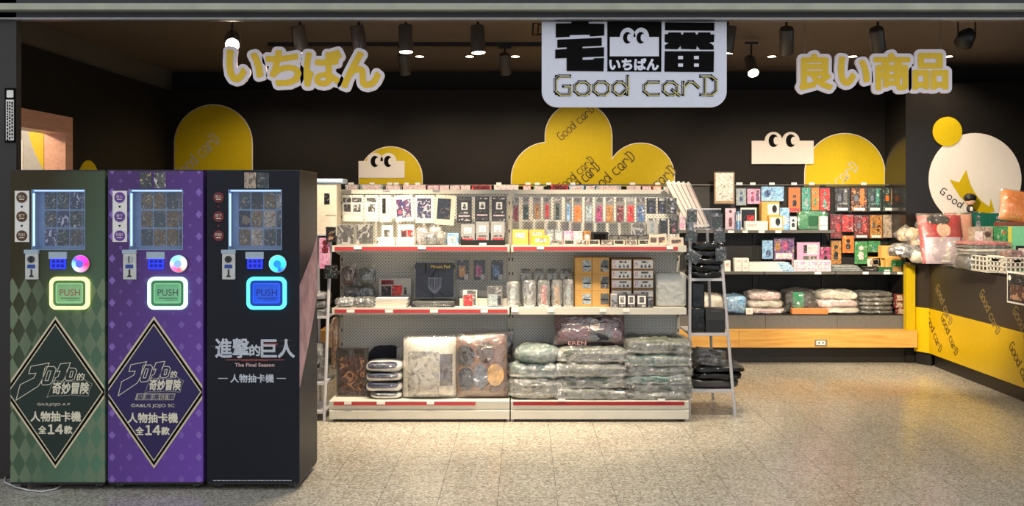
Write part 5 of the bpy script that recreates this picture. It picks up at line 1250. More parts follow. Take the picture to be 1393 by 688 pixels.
# ---- lower right deck
def stack_bags(name, label, k, frame, xs, ys, m_, d, depth, cat, group, tints=None):
    zp = ZB
    for i, (y0) in enumerate(ys):
        jx = (0, 6, -6, 8, -4, 5)[i % 6]
        rr = R(frame, xs[0]+jx, y0, xs[1]+jx*.5, 0); d2 = d+(0, .012, .004, .016, .008, .014)[i % 6]; z1 = ZP(rr[1], d2)
        root = soft_bag(name, label % ORD[i], cat, (rr[0], rr[1], rr[2], 0), d2, depth, (tints or [m_])[i % len(tints or [m_])], FILMH, zb=zp, noise=.014, group=group, ez=.42, ex=.28, fq=12, tilt=(0, 1.2, -1.5, 1, -.8, 1.4)[(i+len(label)) % 6])
        for sd in range(2):        # loose bag edge hanging over the front
            xa_, xb_ = XP(rr[0], d2), XP(rr[2], d2); zc = zp+(z1-zp)*(.35+.45*sd); mb = MB(); n = 16
            if sd: xa_, xb_ = xa_+(xb_-xa_)*.3, xb_
            for v_ in range(3):
                for u_ in range(n+1):
                    a = u_/n; w = mnoise.noise(Vector((a*9+i*7.3+sd*3, v_*1.1, xs[0]*.01)))
                    mb.v.append(Vector((xa_+(xb_-xa_)*a, d2+.012-.012*v_-.008*w*v_, zc-.007*v_+.012*w)))
            for v_ in range(2):
                for u_ in range(n): mb.f.append((v_*(n+1)+u_, v_*(n+1)+u_+1, (v_+1)*(n+1)+u_+1, (v_+1)*(n+1)+u_))
            mb.build('bag_edge', FILMH, root, smooth=True)
        zp = z1-.006
stack_bags('bagged_shirt', 'khaki grey bagged shirt in the middle pile under the maroon cushion, %s from the bottom', None, 'F', (305, 700), (460, 398, 322, 236), PR['khaki'], 6.19, .30, 'shirt', 'bagged shirts, middle pile')
stack_bags('bagged_shirt', 'grey green bagged shirt in the right pile beside the ladder rack, %s from the bottom', None, 'F', (692, 1060), (476, 430, 388, 336, 274, 190), PR['khaki'], 6.19, .30, 'shirt', 'bagged shirts, right pile', [PR['khaki'], PR['khaki'], PR['tealcloth'], PR['khaki'], PR['tealcloth'], PR['khaki']])
stack_bags('bagged_shirt', 'pale grey green bagged shirt in the left pile, %s from the bottom', None, 'F', (48, 335), (405, 326), PR['khaki'], 6.19, .28, 'shirt', 'bagged shirts, left pile', [PR['khaki'], PR['tealcloth']])
soft_bag('bagged_shirt', 'teal round bag on top of the left shirt pile', 'shirt', R('F', 78, 224, 338, 330), 6.20, .26, PR['tealcloth'], FILMH, zb=ZP(415+330/4.048, 6.2)-.004, noise=.012, ex=.7, ez=.8)
zc_ = ZP(415+232/4.048, 6.2)
mc = cushion('maroon_cushion', 'maroon cushion in clear wrap on top of the middle shirt pile', 'cushion', R('F', 296, 44, 700, 232), 6.26, PR['maroon'], .06, zc_, FILM, 18, [('pale_print', (.5, .25, .63, .62), mat('pale_skin_print', (196, 170, 154), .6, var=.2, scale=30), 'disc'), ('dark_print', (.5, .1, .7, .5), mat('dark_hair_print', (40, 28, 28), .6), 'disc'), ('dark_print', (.5, .58, .8, .96), mat('black_navy_print', (30, 30, 42), .6), 'rect')])
letters(MB(), Frame((mc.location.x-.09, 6.232, zc_+.0), (1, 0, 0), (0, .3, .95), (0, -.95, .3)), 'EREN', -.06, .012, .06, .036, .0).build('lettering', mat('mauve_text', (160, 120, 124), .6), mc)

# ================================================================== BLACK WALL SHELVING ON A WOODEN PLATFORM
ZPL = .31; YF = 8.50; YBK = 8.90; XE0 = -1.73; BW = .659
pf = thing('wooden_platform', 'long honey coloured wooden platform under the black wall shelving', 'platform', (.9, 8.6, 0))
xs = [-1.85, -.55, .8, 1.95, 3.565]
for a, b in zip(xs[:-1], xs[1:]): MB().box(a+.001, b-.001, 8.38, 8.40, .157, ZPL).build('front_board', WOODY, pf)
MB().box(xs[0], xs[-1], 8.40, YW-.002, .29, ZPL).build('top_board', WOODY, pf)
MB().box(xs[0], xs[-1], 8.50, 8.52, 0, .157).build('recessed_kick', mat('kick_black', (26, 24, 24), .3), pf)
so = R('I', 680, 512, 757, 553); MB().box(XP(so[0], 8.38), XP(so[2], 8.38), 8.374, 8.38, ZP(so[3], 8.38), ZP(so[1], 8.38)).build('socket_plate', mat('socket_steel', (126, 118, 100), .35), pf)
so = R('I', 690, 520, 745, 545); MB().box(XP(so[0], 8.374), XP(so[2], 8.374), 8.371, 8.374, ZP(so[3], 8.374), ZP(so[1], 8.374)).build('socket_face', PAPER, pf)
for a in (704, 728): so = R('I', a, 528, a+8, 538); MB().box(XP(so[0], 8.37), XP(so[2], 8.37), 8.3695, 8.3708, ZP(so[3], 8.37), ZP(so[1], 8.37)).build('socket_hole', INK, pf)
ZU, ZMID, ZLO = 1.21, .83, .44; ZTB = ZP(250.5, 8.86)
bays = []
bl = ['at the far left, mostly hidden', 'second from left, behind the left white bay', 'third from left, behind the white gondola', 'behind the right white bay', 'behind the white gondola and the ladder rack', 'beside the ladder rack', 'second from the right wall end', 'rightmost, with hanging packs only above the middle shelf']
SHB = mat('shelf_dark_grey', (92, 90, 88), .4)
for i in range(8):
    xa = XE0+BW*i; xb = xa+BW-.003
    root = thing('black_shelf_unit', 'black perforated wall shelf bay '+bl[i], 'shelf unit', ((xa+xb)/2, 8.7, ZPL), 'black wall shelf bays'); bays.append(root)
    MB().box(xa, xb, YF, YBK+.04, ZPL, ZLO-.004).build('base_box', mat('base_grey', (104, 102, 100), .35), root)
    MB().box(xa, xb, YF-.006, YBK, ZLO-.004, ZLO).build('base_shelf', BLKM, root)
    MB().box(xa+.015, xb-.015, YBK, YBK+.012, ZLO, ZTB-.02).build('back_panel', PEGB, root)
    for xe in (xa, xb-.018): MB().box(xe, xe+.018, YBK-.016, YBK+.04, ZPL+.1, ZTB).build('upright', BLKM, root)
    MB().box(xa, xb, YBK-.04, YBK+.02, ZTB-.012, ZTB).build('top_rail', DGREY, root)
    sh = MB().box(xa+.003, xb-.003, 8.545, YBK, ZMID-.025, ZMID).build('shelf', SHB, root)
    if i < 7: MB().box(xa+.003, xb-.003, 8.60, YBK, ZU-.025, ZU).build('shelf', SHB, root)
for i in range(8): FIX['w%d' % i] = (bays[i], YBK)
def bay_of(px, d): return max(0, min(7, int((XP(px, d)-XE0)/BW)))
for k, L_ in (('A', ((225, 265), (375, 410), (500, 535), (545, 580), (620, 650), (695, 730), (1265, 1300))), ('B', ((180, 215), (245, 280), (325, 360), (495, 530), (912, 950), (1090, 1125))), ('H', ((200, 240), (290, 325), (415, 450), (560, 595), (675, 710), (1015, 1050)))):
    for (a, b) in L_:
        px = R(k, (a+b)/2, 0, 0, 0)[0]; d = YBK-.04
        r = R(k, a, 54 if k == 'A' else (58 if k == 'B' else 112), b, 68 if k == 'A' else (72 if k == 'B' else 127))
        MB().box(XP(r[0], d), XP(r[2], d), d-.002, d, ZTB-.006, ZTB+.016).build('price_tag', TAG, bays[bay_of(px, d)])
for k, L_, d, z in (('H', ((145, 185), (240, 275), (345, 385), (455, 495)), 8.60, ZU), ('I', ((680, 720), (980, 1015), (1110, 1150), (1195, 1235)), 8.545, ZMID)):
    for (a, b) in L_:
        r = R(k, a, 0, b, 0); MB().box(XP(r[0], d), XP(r[2], d), d-.003, d, z-.024, z-.002).build('price_tag', TAG, bays[bay_of((r[0]+r[2])/2, d)])

# goods peeping out above the white gondola
tops = [('A', 205, 300, 82, 'greybl', 'grey'), ('A', 310, 470, 80, 'greybl', 'silver'), ('A', 480, 600, 84, 'portrait', 'dark grey'), ('A', 610, 770, 84, 'pastel', 'white'), ('A', 782, 860, 88, 'pink', 'pink striped'), ('A', 866, 932, 88, 'pastel', 'pale'), ('A', 940, 1008, 88, 'pastel', 'white framed'), ('A', 1015, 1082, 88, 'pastel', 'ivory'), ('A', 1092, 1230, 88, 'redart', 'red dotted'), ('A', 1248, 1420, 84, 'whitecloth', 'long white'),
        ('B', 162, 218, 88, 'orange', 'orange'), ('B', 236, 312, 88, 'green', 'green'), ('B', 358, 478, 84, 'redart', 'bright red'), ('B', 486, 590, 88, 'sky', 'light blue'), ('B', 596, 672, 88, 'bluecard', 'blue'), ('B', 676, 852, 88, 'greybl', 'wide grey'), ('B', 890, 988, 92, 'pastel', 'crooked white'), ('B', 1000, 1062, 94, 'pink', 'small pink'), ('B', 1074, 1134, 94, 'orange', 'small orange'), ('B', 1146, 1196, 94, 'teal', 'small teal')]
for (k, a, b, y0, pk, nm) in tops:
    r = R(k, a, y0, b, 235); d = 8.80
    flat_pack('boxed_pack', '%s pack peeping over the top edge of the white gondola' % nm, 'pack', r, d, PR[pk], [('label', (.1, .03, .9, .3), PR['pastel'] if pk != 'redart' else PR['wine'])], sleeve=False, fix='w%d' % bay_of((r[0]+r[2])/2, d), t=.02)

# ---- hanging and standing goods on the visible bays
def wall_pack(name, label, cat, k, rect, m_, pieces=(), d=8.80, sleeve=True, charm=None, t=.01, zb=None, hang=True, tilt=0):
    r = R(k, *rect)
    return flat_pack(name, label, cat, r, d, m_, pieces, sleeve=sleeve, fix=('w%d' % bay_of((r[0]+r[2])/2, d)) if hang else None, charm=charm, t=t, zb=zb, tilt=tilt)
gp_ = wall_pack('foil_pack', 'tall gold pack with silver foil print hanging above the shelf line', 'pack', 'H', (55, 40, 190, 252), mat('gold_brown_card', (168, 128, 80), .4, var=.1), [('foil_print', (.08, .04, .92, .9), PR['silverfoil'])], d=8.62, t=.02, hang=False)
MB().tube([(gp_.location.x, 8.63, ZP(225+60/4.8, 8.62)), (gp_.location.x, YBK-.03, ZTB-.004)], .004, 6).build('hanger_arm', BLKM, gp_)
wall_pack('charm_pack', 'grey blue pack right of the gold foil pack', 'pack', 'H', (198, 148, 266, 262), PR['greybl'], [('figure_print', (.3, .2, .7, .8), PR['bluecard'])])
wall_pack('charm_pack', 'pink pack hanging right of the grey blue pack', 'pack', 'H', (270, 150, 358, 252), PR['pink'], [('figure_print', (.25, .2, .55, .85), PR['magenta']), ('side_print', (.65, .1, .9, .8), PR['purple'])])
wall_pack('charm_pack', 'light blue wide pack with two round prints', 'pack', 'H', (364, 138, 510, 232), PR['sky'], [('round_print', (.12, .2, .42, .75), PR['bluecard']), ('round_print', (.58, .2, .92, .8), PR['sky'])], sleeve=False)
wall_pack('charm_pack', 'orange pack with a dark figure print', 'pack', 'H', (540, 140, 620, 308), mat('orange_card', (232, 110, 44), .4, var=.08), [('figure_print', (.3, .3, .72, .75), PR['black']), ('base_print', (.1, .82, .9, .95), PR['redart'])])
wall_pack('charm_pack', 'teal pack with white figure beside the orange pack', 'pack', 'H', (627, 140, 687, 298), PR['teal'], [('figure_print', (.3, .2, .7, .8), PR['greybl'])])
wall_pack('charm_pack', 'orange and green narrow pack, middle of three narrow ones', 'pack', 'H', (690, 140, 742, 294), PR['orange'], [('figure_print', (.3, .2, .7, .8), PR['green'])])
wall_pack('charm_pack', 'mixed red and teal narrow pack, right of three narrow ones', 'pack', 'H', (745, 145, 812, 296), PR['redart'], [('figure_print', (.3, .2, .7, .85), PR['teal'])])
for i, (a, b, m_, k2, nm) in enumerate(((843, 942, 'black', 'portrait', 'black'), (950, 1054, 'orangeblack', 'orange', 'orange and black'), (1057, 1152, 'darkgreen', 'teal', 'black and teal'), (1156, 1252, 'darkgreen', 'amber', 'dark green'))):
    wall_pack('keychain_pack', '%s key chain pack in the top row of the rightmost bay' % nm, 'key chain', 'H', (a, 145, b, 302), PR[m_], [('side_print', (.58, .05, .82, .7), PR[k2]), ('title_band', (.18, .84, .86, .95), PAPER)], charm=(.3, .38, CHROME if i != 3 else PR['orange']))
for i, (r, m_, k2, nm) in enumerate((((813, 316, 890, 478), 'wine', 'redart', 'dark red tall'), ((892, 320, 966, 434), 'redart', 'wine', 'bright red square'), ((970, 322, 1068, 478), 'wine', 'redart', 'black and red'), ((1072, 320, 1156, 478), 'amber', 'orangeblack', 'brown and orange'), ((1158, 318, 1254, 474), 'beige', 'portrait', 'grey beige'))):
    wall_pack('keychain_pack', '%s pack in the second row of the rightmost bay' % nm, 'key chain', 'H', r, PR[m_], [('figure_print', (.5, .1, .85, .7), PR[k2])]+([('title_band', (.15, .86, .86, .95), PAPER)] if i in (2, 3) else []), charm=(.3, .4, CHROME) if i in (2, 3) else None)
for r, m_, k2, nm in (((892, 456, 970, 572), 'orange', 'black', 'orange pack'), ((972, 492, 1058, 646), 'green', 'pastel', 'green and white tall pack'), ((1060, 492, 1142, 568), 'green', 'teal', 'small green pack'), ((817, 488, 887, 646), 'amber', 'black', 'brown slim pack')):
    wall_pack('keychain_pack', nm+' in the third row of the rightmost bay', 'pack', 'H', r, PR[m_], [('figure_print', (.25, .2, .75, .8), PR[k2])])
# on the upper black shelf
TAN = mat('tan_box', (220, 168, 92), .55, var=.06, scale=30)
carton('tan_box', 'tall tan box with white label behind another tan box', 'box', R('H', 366, 236, 482, 410), 8.72, .1, TAN, [('label', (.34, .08, .98, .45), PAPER), ('round_print', (.58, .12, .86, .4), PR['black'])], zb=ZU)
carton('tan_box', 'lower tan box with white label on the upper black shelf', 'box', R('H', 414, 328, 506, 410), 8.63, .07, TAN, [('label', (.08, .12, .92, .85), PAPER), ('round_print', (.45, .15, .8, .7), PR['black'])], zb=ZU)
flat_pack('acrylic_block', 'pale blue acrylic board standing right of the tan boxes', 'board', R('H', 486, 276, 546, 410), 8.70, PR['sky'], [('round_print', (.2, .35, .8, .75), PR['pastel'])], zb=ZU, sleeve=False)
flat_pack('small_card_pack', 'small black and white card left of the green bag', 'card pack', R('H', 550, 332, 594, 410), 8.68, PAPER, [('figure_print', (.2, .2, .8, .8), PR['black'])], zb=ZU)
soft_bag('green_bag', 'flat green bag standing on the upper black shelf', 'bag', R('H', 600, 298, 803, 410), 8.76, .06, mat('green_cloth', (30, 134, 84), .6, var=.12), FILM, zb=ZU, noise=.004, ex=.2, ez=.2, patch=[('dark_emblem', (.35, .25, .7, .8), mat('dark_green_print', (20, 84, 56), .6))])
carton('white_jar_box', 'small white stacked jars before the green bag', 'box', R('H', 748, 334, 797, 405), 8.66, .05, PAPER, [('gap_line', (0, .3, 1, .34), PR['mono']), ('gap_line', (0, .64, 1, .68), PR['mono'])], zb=ZU)
flat_pack('charm_pack', 'pink white figure pack left on the upper black shelf', 'pack', R('H', 126, 276, 197, 408), 8.74, mat('lilac_card', (222, 196, 214), .5), [('figure_print', (.3, .1, .7, .85), PR['wine'])], zb=ZU)
flat_pack('picture_frame', 'white framed picture with red and navy art on the upper black shelf', 'picture', R('H', 228, 276, 332, 408), 8.78, PAPER, [('art_print', (.05, .08, .9, .9), PR['nightart']), ('art_print', (.4, .35, .85, .7), PR['redart'])], zb=ZU, sleeve=False)
for i in range(3):
    a = 198+i*11; carton('book', 'thin blue book standing beside the white framed picture, %s from left' % ORD[i], 'book', R('H', a, 304-3*i, a+10, 408), 8.68, .07, [PR['bluecard'], PR['sky'], mat('blue_book', (70, 120, 190), .5)][i], [('title_print', (.2, .15, .8, .5), PAPER)], zb=ZU, group='thin blue books')
carton('white_box', 'low white oblong box at the front of the upper black shelf', 'box', R('H', 262, 364, 406, 408), 8.61, .08, PAPER, [('small_print', (.05, .3, .5, .6), PR['pastel'])], zb=ZU)
# middle black shelf
wall_pack('charm_pack', 'blue slim pack hanging under the upper black shelf', 'pack', 'H', (368, 486, 440, 612), PR['sky'], [('round_print', (.35, .5, .85, .9), PR['bluecard'])], d=8.74)
wall_pack('charm_pack', 'purple wide pack hanging under the upper black shelf', 'pack', 'H', (444, 472, 580, 620), PR['purple'], [('round_print', (.08, .15, .32, .6), PR['amber']), ('round_print', (.42, .12, .7, .55), PR['magenta']), ('base_print', (.1, .68, .9, .92), PR['pastel'])], d=8.74)
r_pk = flat_pack('art_board', 'pink art board with dark and white round shape', 'board', R('H', 593, 497, 748, 694), 8.72, mat('pink_board', (232, 160, 196), .45, var=.06), [('dark_print', (.3, .12, .62, .4), PR['black']), ('pale_print', (.45, .1, .9, .45), PR['pastel']), ('body_print', (.28, .5, .85, .8), PR['portrait'])], zb=ZMID, sleeve=True)
flat_pack('art_board', 'small magenta art board right of the pink one', 'board', R('H', 748, 530, 818, 694), 8.74, PR['magenta'], [('figure_print', (.3, .15, .7, .7), PR['black'])], zb=ZMID)
for i, (a, b, y0) in enumerate(((118, 155, 20), (180, 224, 50), (180, 224, 5), (227, 270, 50), (227, 270, 5))):
    d = 8.58; low = i in (0, 1, 3)
    carton('white_box', ['white narrow box behind the ladder rack leg', 'white cube box, lower left of four', 'white cube box, upper left of four', 'white cube box, lower right of four', 'white cube box, upper right of four'][i]+' on the middle black shelf', 'box', R('I', a, y0, b, 95 if low else 49), d, .07, PAPER, [('label', (.2, .25, .8, .6), PR['pastel'])], zb=ZMID if low else ZP(350+50/4.586, d)+.0006)
for i in range(4):
    d = 8.575; z0 = ZMID+.0205*i; r = R('I', 272, 0, 560-12*i, 0)
    root = thing('poster_pack', 'long white and blue poster pack lying on the middle black shelf, %s from the bottom' % ORD[i], 'poster pack', ((XP(r[0], d)+XP(r[2], d))/2, d+.1, z0), 'long poster packs')
    MB().box(XP(r[0], d), XP(r[2], d), d, d+.2, z0, z0+.019).build('pack_body', PAPER, root)
    MB().box(XP(r[2], d)-.12, XP(r[2], d)+.001, d-.001, d+.2, z0+.003, z0+.0185).build('blue_end', PR['sky'], root)
rr_ = [(552, 18, 628, 56), (630, 18, 704, 56), (706, 18, 782, 56), (552, 57, 628, 96), (630, 57, 704, 96), (706, 57, 782, 96)]
for i, r in enumerate(rr_):
    d = 8.57; low = i > 2
    carton('pink_pattern_box', 'pink and white patterned box, %s of the block before the pink art board' % ('upper left', 'upper middle', 'upper right', 'lower left', 'lower middle', 'lower right')[i], 'box', R('I', *r), d, .08, PR['pastel'], [('label', (.1, .2, .9, .8), PR['pink']), ('figure_print', (.25, .25, .5, .75), PR['pastel'])], zb=ZMID if low else ZP(350+56.5/4.586, d)+.0006, group='pink patterned boxes')
for i in range(3):
    d = 8.57; r = R('I', 784+6*i, 0, 984-14*i, 0)
    soft_bag('flat_clear_pack', 'grey clear flat pack in the low pile on the middle shelf, %s from the bottom' % ORD[i], 'pack', (r[0], CY+(EYE-(ZMID+.018*(i+1)))*FPX/d, r[2], 0), d, .2, PR['greybl'], FILMH, zb=ZMID+.018*i, noise=.002, ex=.15, ez=.3, grow=.003, group='grey clear flat packs')
carton('black_case', 'small black case on the middle shelf between clear packs and green pack', 'case', R('I', 986, 58, 1076, 100), 8.57, .08, BLKM, [('label_line', (.1, .3, .9, .4), PR['mono']), ('label_line', (.1, .6, .9, .68), PR['mono'])], zb=ZMID)
carton('green_case', 'small dark green pack at the front of the middle shelf', 'pack', R('I', 1080, 60, 1166, 100), 8.56, .05, mat('dark_green_card', (30, 92, 62), .5), [('label', (.4, .6, .8, .85), PAPER)], zb=ZMID)
flat_pack('small_card_pack', 'white card with line drawing behind the small green pack', 'card pack', R('I', 1010, 5, 1096, 60), 8.64, mat('ivory_card', (240, 228, 210), .5), [('drawing_print', (.2, .2, .8, .75), PR['beige'])], tilt=-6, zb=ZP(350+58/4.586, 8.64))
bx = [((1150, 525, 1272, 607), 8.62), ((1178, 607, 1310, 700), 8.585), ((1070, 640, 1180, 700), 8.66)]
carton('tan_box', 'tan photo box, upper one near the counter end', 'box', R('H', *bx[0][0]), 8.60, .09, TAN, [('photo_print', (.38, .1, .95, .8), PR['darkgreen'])], zb=ZP(225+607/4.803, 8.6)+.001)
carton('tan_box', 'tan photo box, lower right one on the middle shelf end', 'box', R('H', 1178, 608, 1292, 692), 8.575, .1, TAN, [('photo_print', (.3, .12, .95, .62), PR['green'])], zb=ZMID)
carton('tan_box', 'tan photo box, lower left one behind the small green pack', 'box', R('H', 1085, 600, 1176, 692), 8.64, .1, TAN, [('photo_print', (.1, .12, .5, .62), PR['beige'])], zb=ZMID)
# lower black shelf
def low_bag(label, r, m_, patch=None, wrap=FILM, d=8.53, depth=.26, nz=.014, **kw): return soft_bag('bagged_shirt', label, 'shirt', R('I', *r), d, depth, m_, wrap, zb=ZLO, noise=nz, patch=patch, **kw)
low_bag('white bagged shirt at the left of the low black shelf behind the ladder', (-60, 232, 118, 352), PR['whitecloth'])
low_bag('light blue bagged shirt on the low black shelf', (125, 240, 264, 358), PR['sky'], ez=.4)
zz = ZLO
for i, y0 in enumerate((315, 268, 220)):
    r = R('I', 256+10*i, y0, 506-14*i, 0); d = 8.53; soft_bag('bagged_shirt', 'white and pink bagged shirt, %s from the bottom on the low black shelf' % ORD[i], 'shirt', r, d, .26, PR['pastel'] if i != 1 else PR['whitecloth'], FILMH, zb=zz, noise=.012, group='white and pink bagged shirts'); zz = ZP(r[1], d)-.004
carton('price_tag_block', 'small white tag block before the pink shirts', 'tag', R('I', 252, 318, 294, 358), 8.505, .015, PAPER, [('mark', (.25, .3, .75, .6), PR['pastel'])], zb=ZLO)
low_bag('black bagged shirt with a round green print', (500, 208, 704, 330), mat('black_cloth', (30, 28, 28), .7, var=.2), patch=[('green_print', (.22, .06, .55, .75), mat('green_print', (46, 130, 92), .5, var=.2, scale=40))], d=8.58, ez=.35)
tag(MB().bevbox(XP(R('I', 540, 0, 0, 0)[0], 8.505), XP(R('I', 765, 0, 0, 0)[0], 8.505), 8.505, 8.57, ZLO, ZP(350+320/4.586, 8.505), .004).build('cardboard_tray', mat('cardboard', (190, 124, 70), .7)), 'low brown cardboard strip before the black shirt with green print', 'cardboard')
zz = ZLO
for i, y0 in enumerate((312, 262, 214)):
    r = R('I', 700+8*i, y0, 968-6*i, 0); d = 8.53; soft_bag('bagged_shirt', 'cream bagged shirt, %s from the bottom of its pile on the low black shelf' % ORD[i], 'shirt', r, d, .27, PR['whitecloth'] if i != 1 else PR['pastel'], FILMH, zb=zz, noise=.014, group='cream bagged shirts'); zz = ZP(r[1], d)-.004
zz = ZLO
for i, y0 in enumerate((330, 302, 275, 247, 218)):
    r = R('I', 966+5*(i % 2), y0, 1176-4*(i % 3), 0); d = 8.53; soft_bag('bagged_shirt', 'glossy black bagged shirt, %s from the bottom of its pile' % ORD[i], 'shirt', r, d, .27, PR['black'], FILMH, zb=zz, noise=.008, group='glossy black bagged shirts', fq=16); zz = ZP(r[1], d)-.003
k = 0
for j, (y0, y1) in enumerate(((318, 358), (275, 316), (232, 273))):
    for i in range(3):
        a = 1188+44*i+(0 if j != 0 else 8); k += 1
        d = 8.505; z0 = ZLO if j == 0 else ZP(350+((318, 275)[j-1])/4.586, d)+.0006
        dark = (i == 0 or (j == 2 and i == 1))
        carton('mini_box', '%s mini box beside the black shirts, %s row from the bottom, %s from left' % ('dark printed' if dark else 'white labelled', ORD[j], ORD[i]), 'box', R('I', a, y0, a+42, y1), d, .06, PR['wine'] if dark else mat('mini_dark', (60, 58, 62), .4), [('label', (.12, .1, .92, .86), PAPER if not dark else PR['beige'])], zb=z0, group='mini boxes beside the black shirts')

# ================================================================== COUNTER ON THE RIGHT
XCF = 3.635; YN = 4.2; YF2 = 8.30; ZCT = .907
fc = Frame((XCF, 0, 0), (0, -1, 0), (0, 0, 1), (-1, 0, 0))
ct = thing('shop_counter', 'long black and yellow counter with slanting lettering on the right', 'counter', (XCF+.3, 6.3, 0))
CTB = mat('counter_black', (46, 40, 36), .35, var=.05)
MB().box(XCF+.05, XCF+.6, YN, YF2, 0, .118).build('plinth', mat('plinth_black', (40, 35, 31), .45), ct)
MB().box(XCF, XCF+.02, YN, YF2, .118, .519).build('yellow_panel', mat('counter_yellow', (214, 176, 12), .3, var=.03), ct)
MB().box(XCF, XCF+.02, YN, YF2, .519, ZCT).build('black_panel', CTB, ct)
MB().box(XCF+.02, XCF+.6, YN, YF2, .118, ZCT-.02).build('carcass', BLKM, ct)
MB().box(XCF-.004, XCF+.7, YN, YR-.002, ZCT, ZCT+.022).box(3.47, XCF-.004, 8.26, YR-.002, ZCT, ZCT+.022).build('worktop', mat('gloss_worktop', (30, 28, 27), .08), ct)
# slanted far end of the counter
fe = Frame((XCF, YF2, 0), Vector((-.075, .14, 0)).normalized(), (0, 0, 1), Vector((-.14, -.075, 0)).normalized())
le = math.hypot(.075, .14)
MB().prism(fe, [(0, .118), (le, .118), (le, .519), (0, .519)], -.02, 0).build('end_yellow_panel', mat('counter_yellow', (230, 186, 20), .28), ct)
MB().prism(fe, [(0, .519), (le, .519), (le, ZCT), (0, ZCT)], -.02, 0).build('end_black_panel', CTB, ct)
MB().prism(fe, [(0, 0), (le, 0), (le, .118), (0, .118)], -.05, -.03).build('end_plinth', BLKM, ct)
MB().box(3.475, 3.556, 8.405, 8.47, ZPL, ZCT).build('end_post', YEL, ct)
TXK = GOLDT
for (y, z, on) in ((8.167, .705, 0), (8.063, .461, 1), (7.38, .732, 0), (6.88, .654, 0), (6.93, .384, 1), (7.65, .40, 2), (8.36, .44, 1), (6.3, .72, 0), (6.2, .42, 1)):
    if on == 2: continue
    ang = math.atan2(-.285, .268)
    MB().stroke(fc, shop_text(fc, 'Good carD', .385, .075, ang, -y-.0, z), .0085, 0, .0016, jit=2e-5).build('lettering', mat('dim_gold_ink', (132, 112, 66), .5) if not on else mat('dark_gold_ink', (92, 70, 22), .5), ct)
ps = R('J', 686, 485, 800, 665)
yq = lambda px: XCF*FPX/(px-CX)
pa, pb = yq(1371), yq(1402); ym = (pa+pb)/2
po = tag(MB().box(XCF-.006, XCF-.002, pb, pa, ZP(411, pa), ZP(368, pa)).build('poster', PAPER), 'small dark poster taped to the counter front at the right edge', 'poster')
MB().box(XCF-.0075, XCF-.006, pb+.012, pa-.012, ZP(411, pa)+.014, ZP(368, pa)-.014).build('poster_print', PR['black'], po)
MB().box(XCF-.0085, XCF-.0075, pb+.02, pa-.05, ZP(411, pa)+.03, ZP(368, pa)-.10).build('poster_picture', PR['brownart'], po)
MB().prism(Frame((XCF-.0075, pa-.04, ZP(368, pa)-.05), (0, -1, 0), (0, 0, 1), (-1, 0, 0)), disc(0, 0, .02, 16), 0, .001).build('poster_roundel', PAPER, po)
ZW = ZCT+.022
def blob(name, label, x, y, z, hx, hy, hz, m_, wrap=FILMH, nz=.03):
    SEED[0] += 1
    root = thing(name, label, 'plush bag', (x, y, z), 'bagged plush toys at the counter end')
    MB().soft(x-hx, x+hx, y-hy, y+hy, z, z+2*hz, .8, .8, nz, SEED[0], fq=10).build('plush_body', m_, root, smooth=True)
    MB().soft(x-hx*1.12, x+hx*1.12, y-hy*1.12, y+hy*1.1, z-.0, z+2.12*hz, .8, .9, nz*1.5, SEED[0]+2, fq=14).build('clear_bag', wrap, root, smooth=True)
blob('plush_bag', 'grey bagged plush at the bottom right of the plush heap', 3.64, 8.30, ZW, .12, .1, .085, PR['plushgrey'])
blob('plush_bag', 'silver bagged plush poking out to the left of the heap', 3.42, 8.30, ZW+.05, .13, .09, .055, PR['plushgrey'])
blob('plush_bag', 'white grey bagged plush at the bottom of the heap', 3.53, 8.26, ZW, .09, .08, .06, PR['whitecloth'])
blob('plush_bag', 'peach bagged plush in the middle of the heap', 3.60, 8.32, ZW+.13, .14, .1, .06, PR['plush'])
blob('plush_bag', 'blond bagged plush at the top left of the heap', 3.48, 8.33, ZW+.19, .11, .09, .06, PR['plush'])
blob('plush_bag', 'tan bagged plush at the top right of the heap', 3.66, 8.36, ZW+.22, .1, .08, .055, PR['plush'])
blob('plush_bag', 'dark haired bagged plush at the very top of the heap', 3.62, 8.38, ZW+.29, .06, .06, .035, PR['nightart'])
SKN = mat('peach_print', (226, 178, 146), .6, var=.1); LAV = mat('lavender_print', (196, 178, 188), .6, var=.1)
cushion('body_pillow', 'red pillow with pale lavender print lying at the counter end', 'pillow', (1256, 288, 1318, 352), 8.06, mat('red_pillow', (176, 40, 40), .5, var=.1), .05, ZW, FILM, 16, [('dark_print', (.18, .03, .7, .26), mat('dark_hair_print', (40, 28, 28), .6), 'disc'), ('pale_print', (.36, .22, .66, .5), SKN, 'disc'), ('lavender_print', (.08, .5, .95, 1.0), LAV, 'rect'), ('cream_print', (.42, .5, .6, .98), PR['whitecloth'], 'rect')])
cushion('body_pillow', 'red and peach pillow tucked behind the lavender printed pillow', 'pillow', (1290, 288, 1330, 350), 8.15, mat('peach_pillow', (222, 160, 132), .6, var=.08), .05, ZW, FILM, 10, [('red_print', (.02, .02, .48, .98), mat('red_pillow', (176, 40, 40), .5), 'rect')])
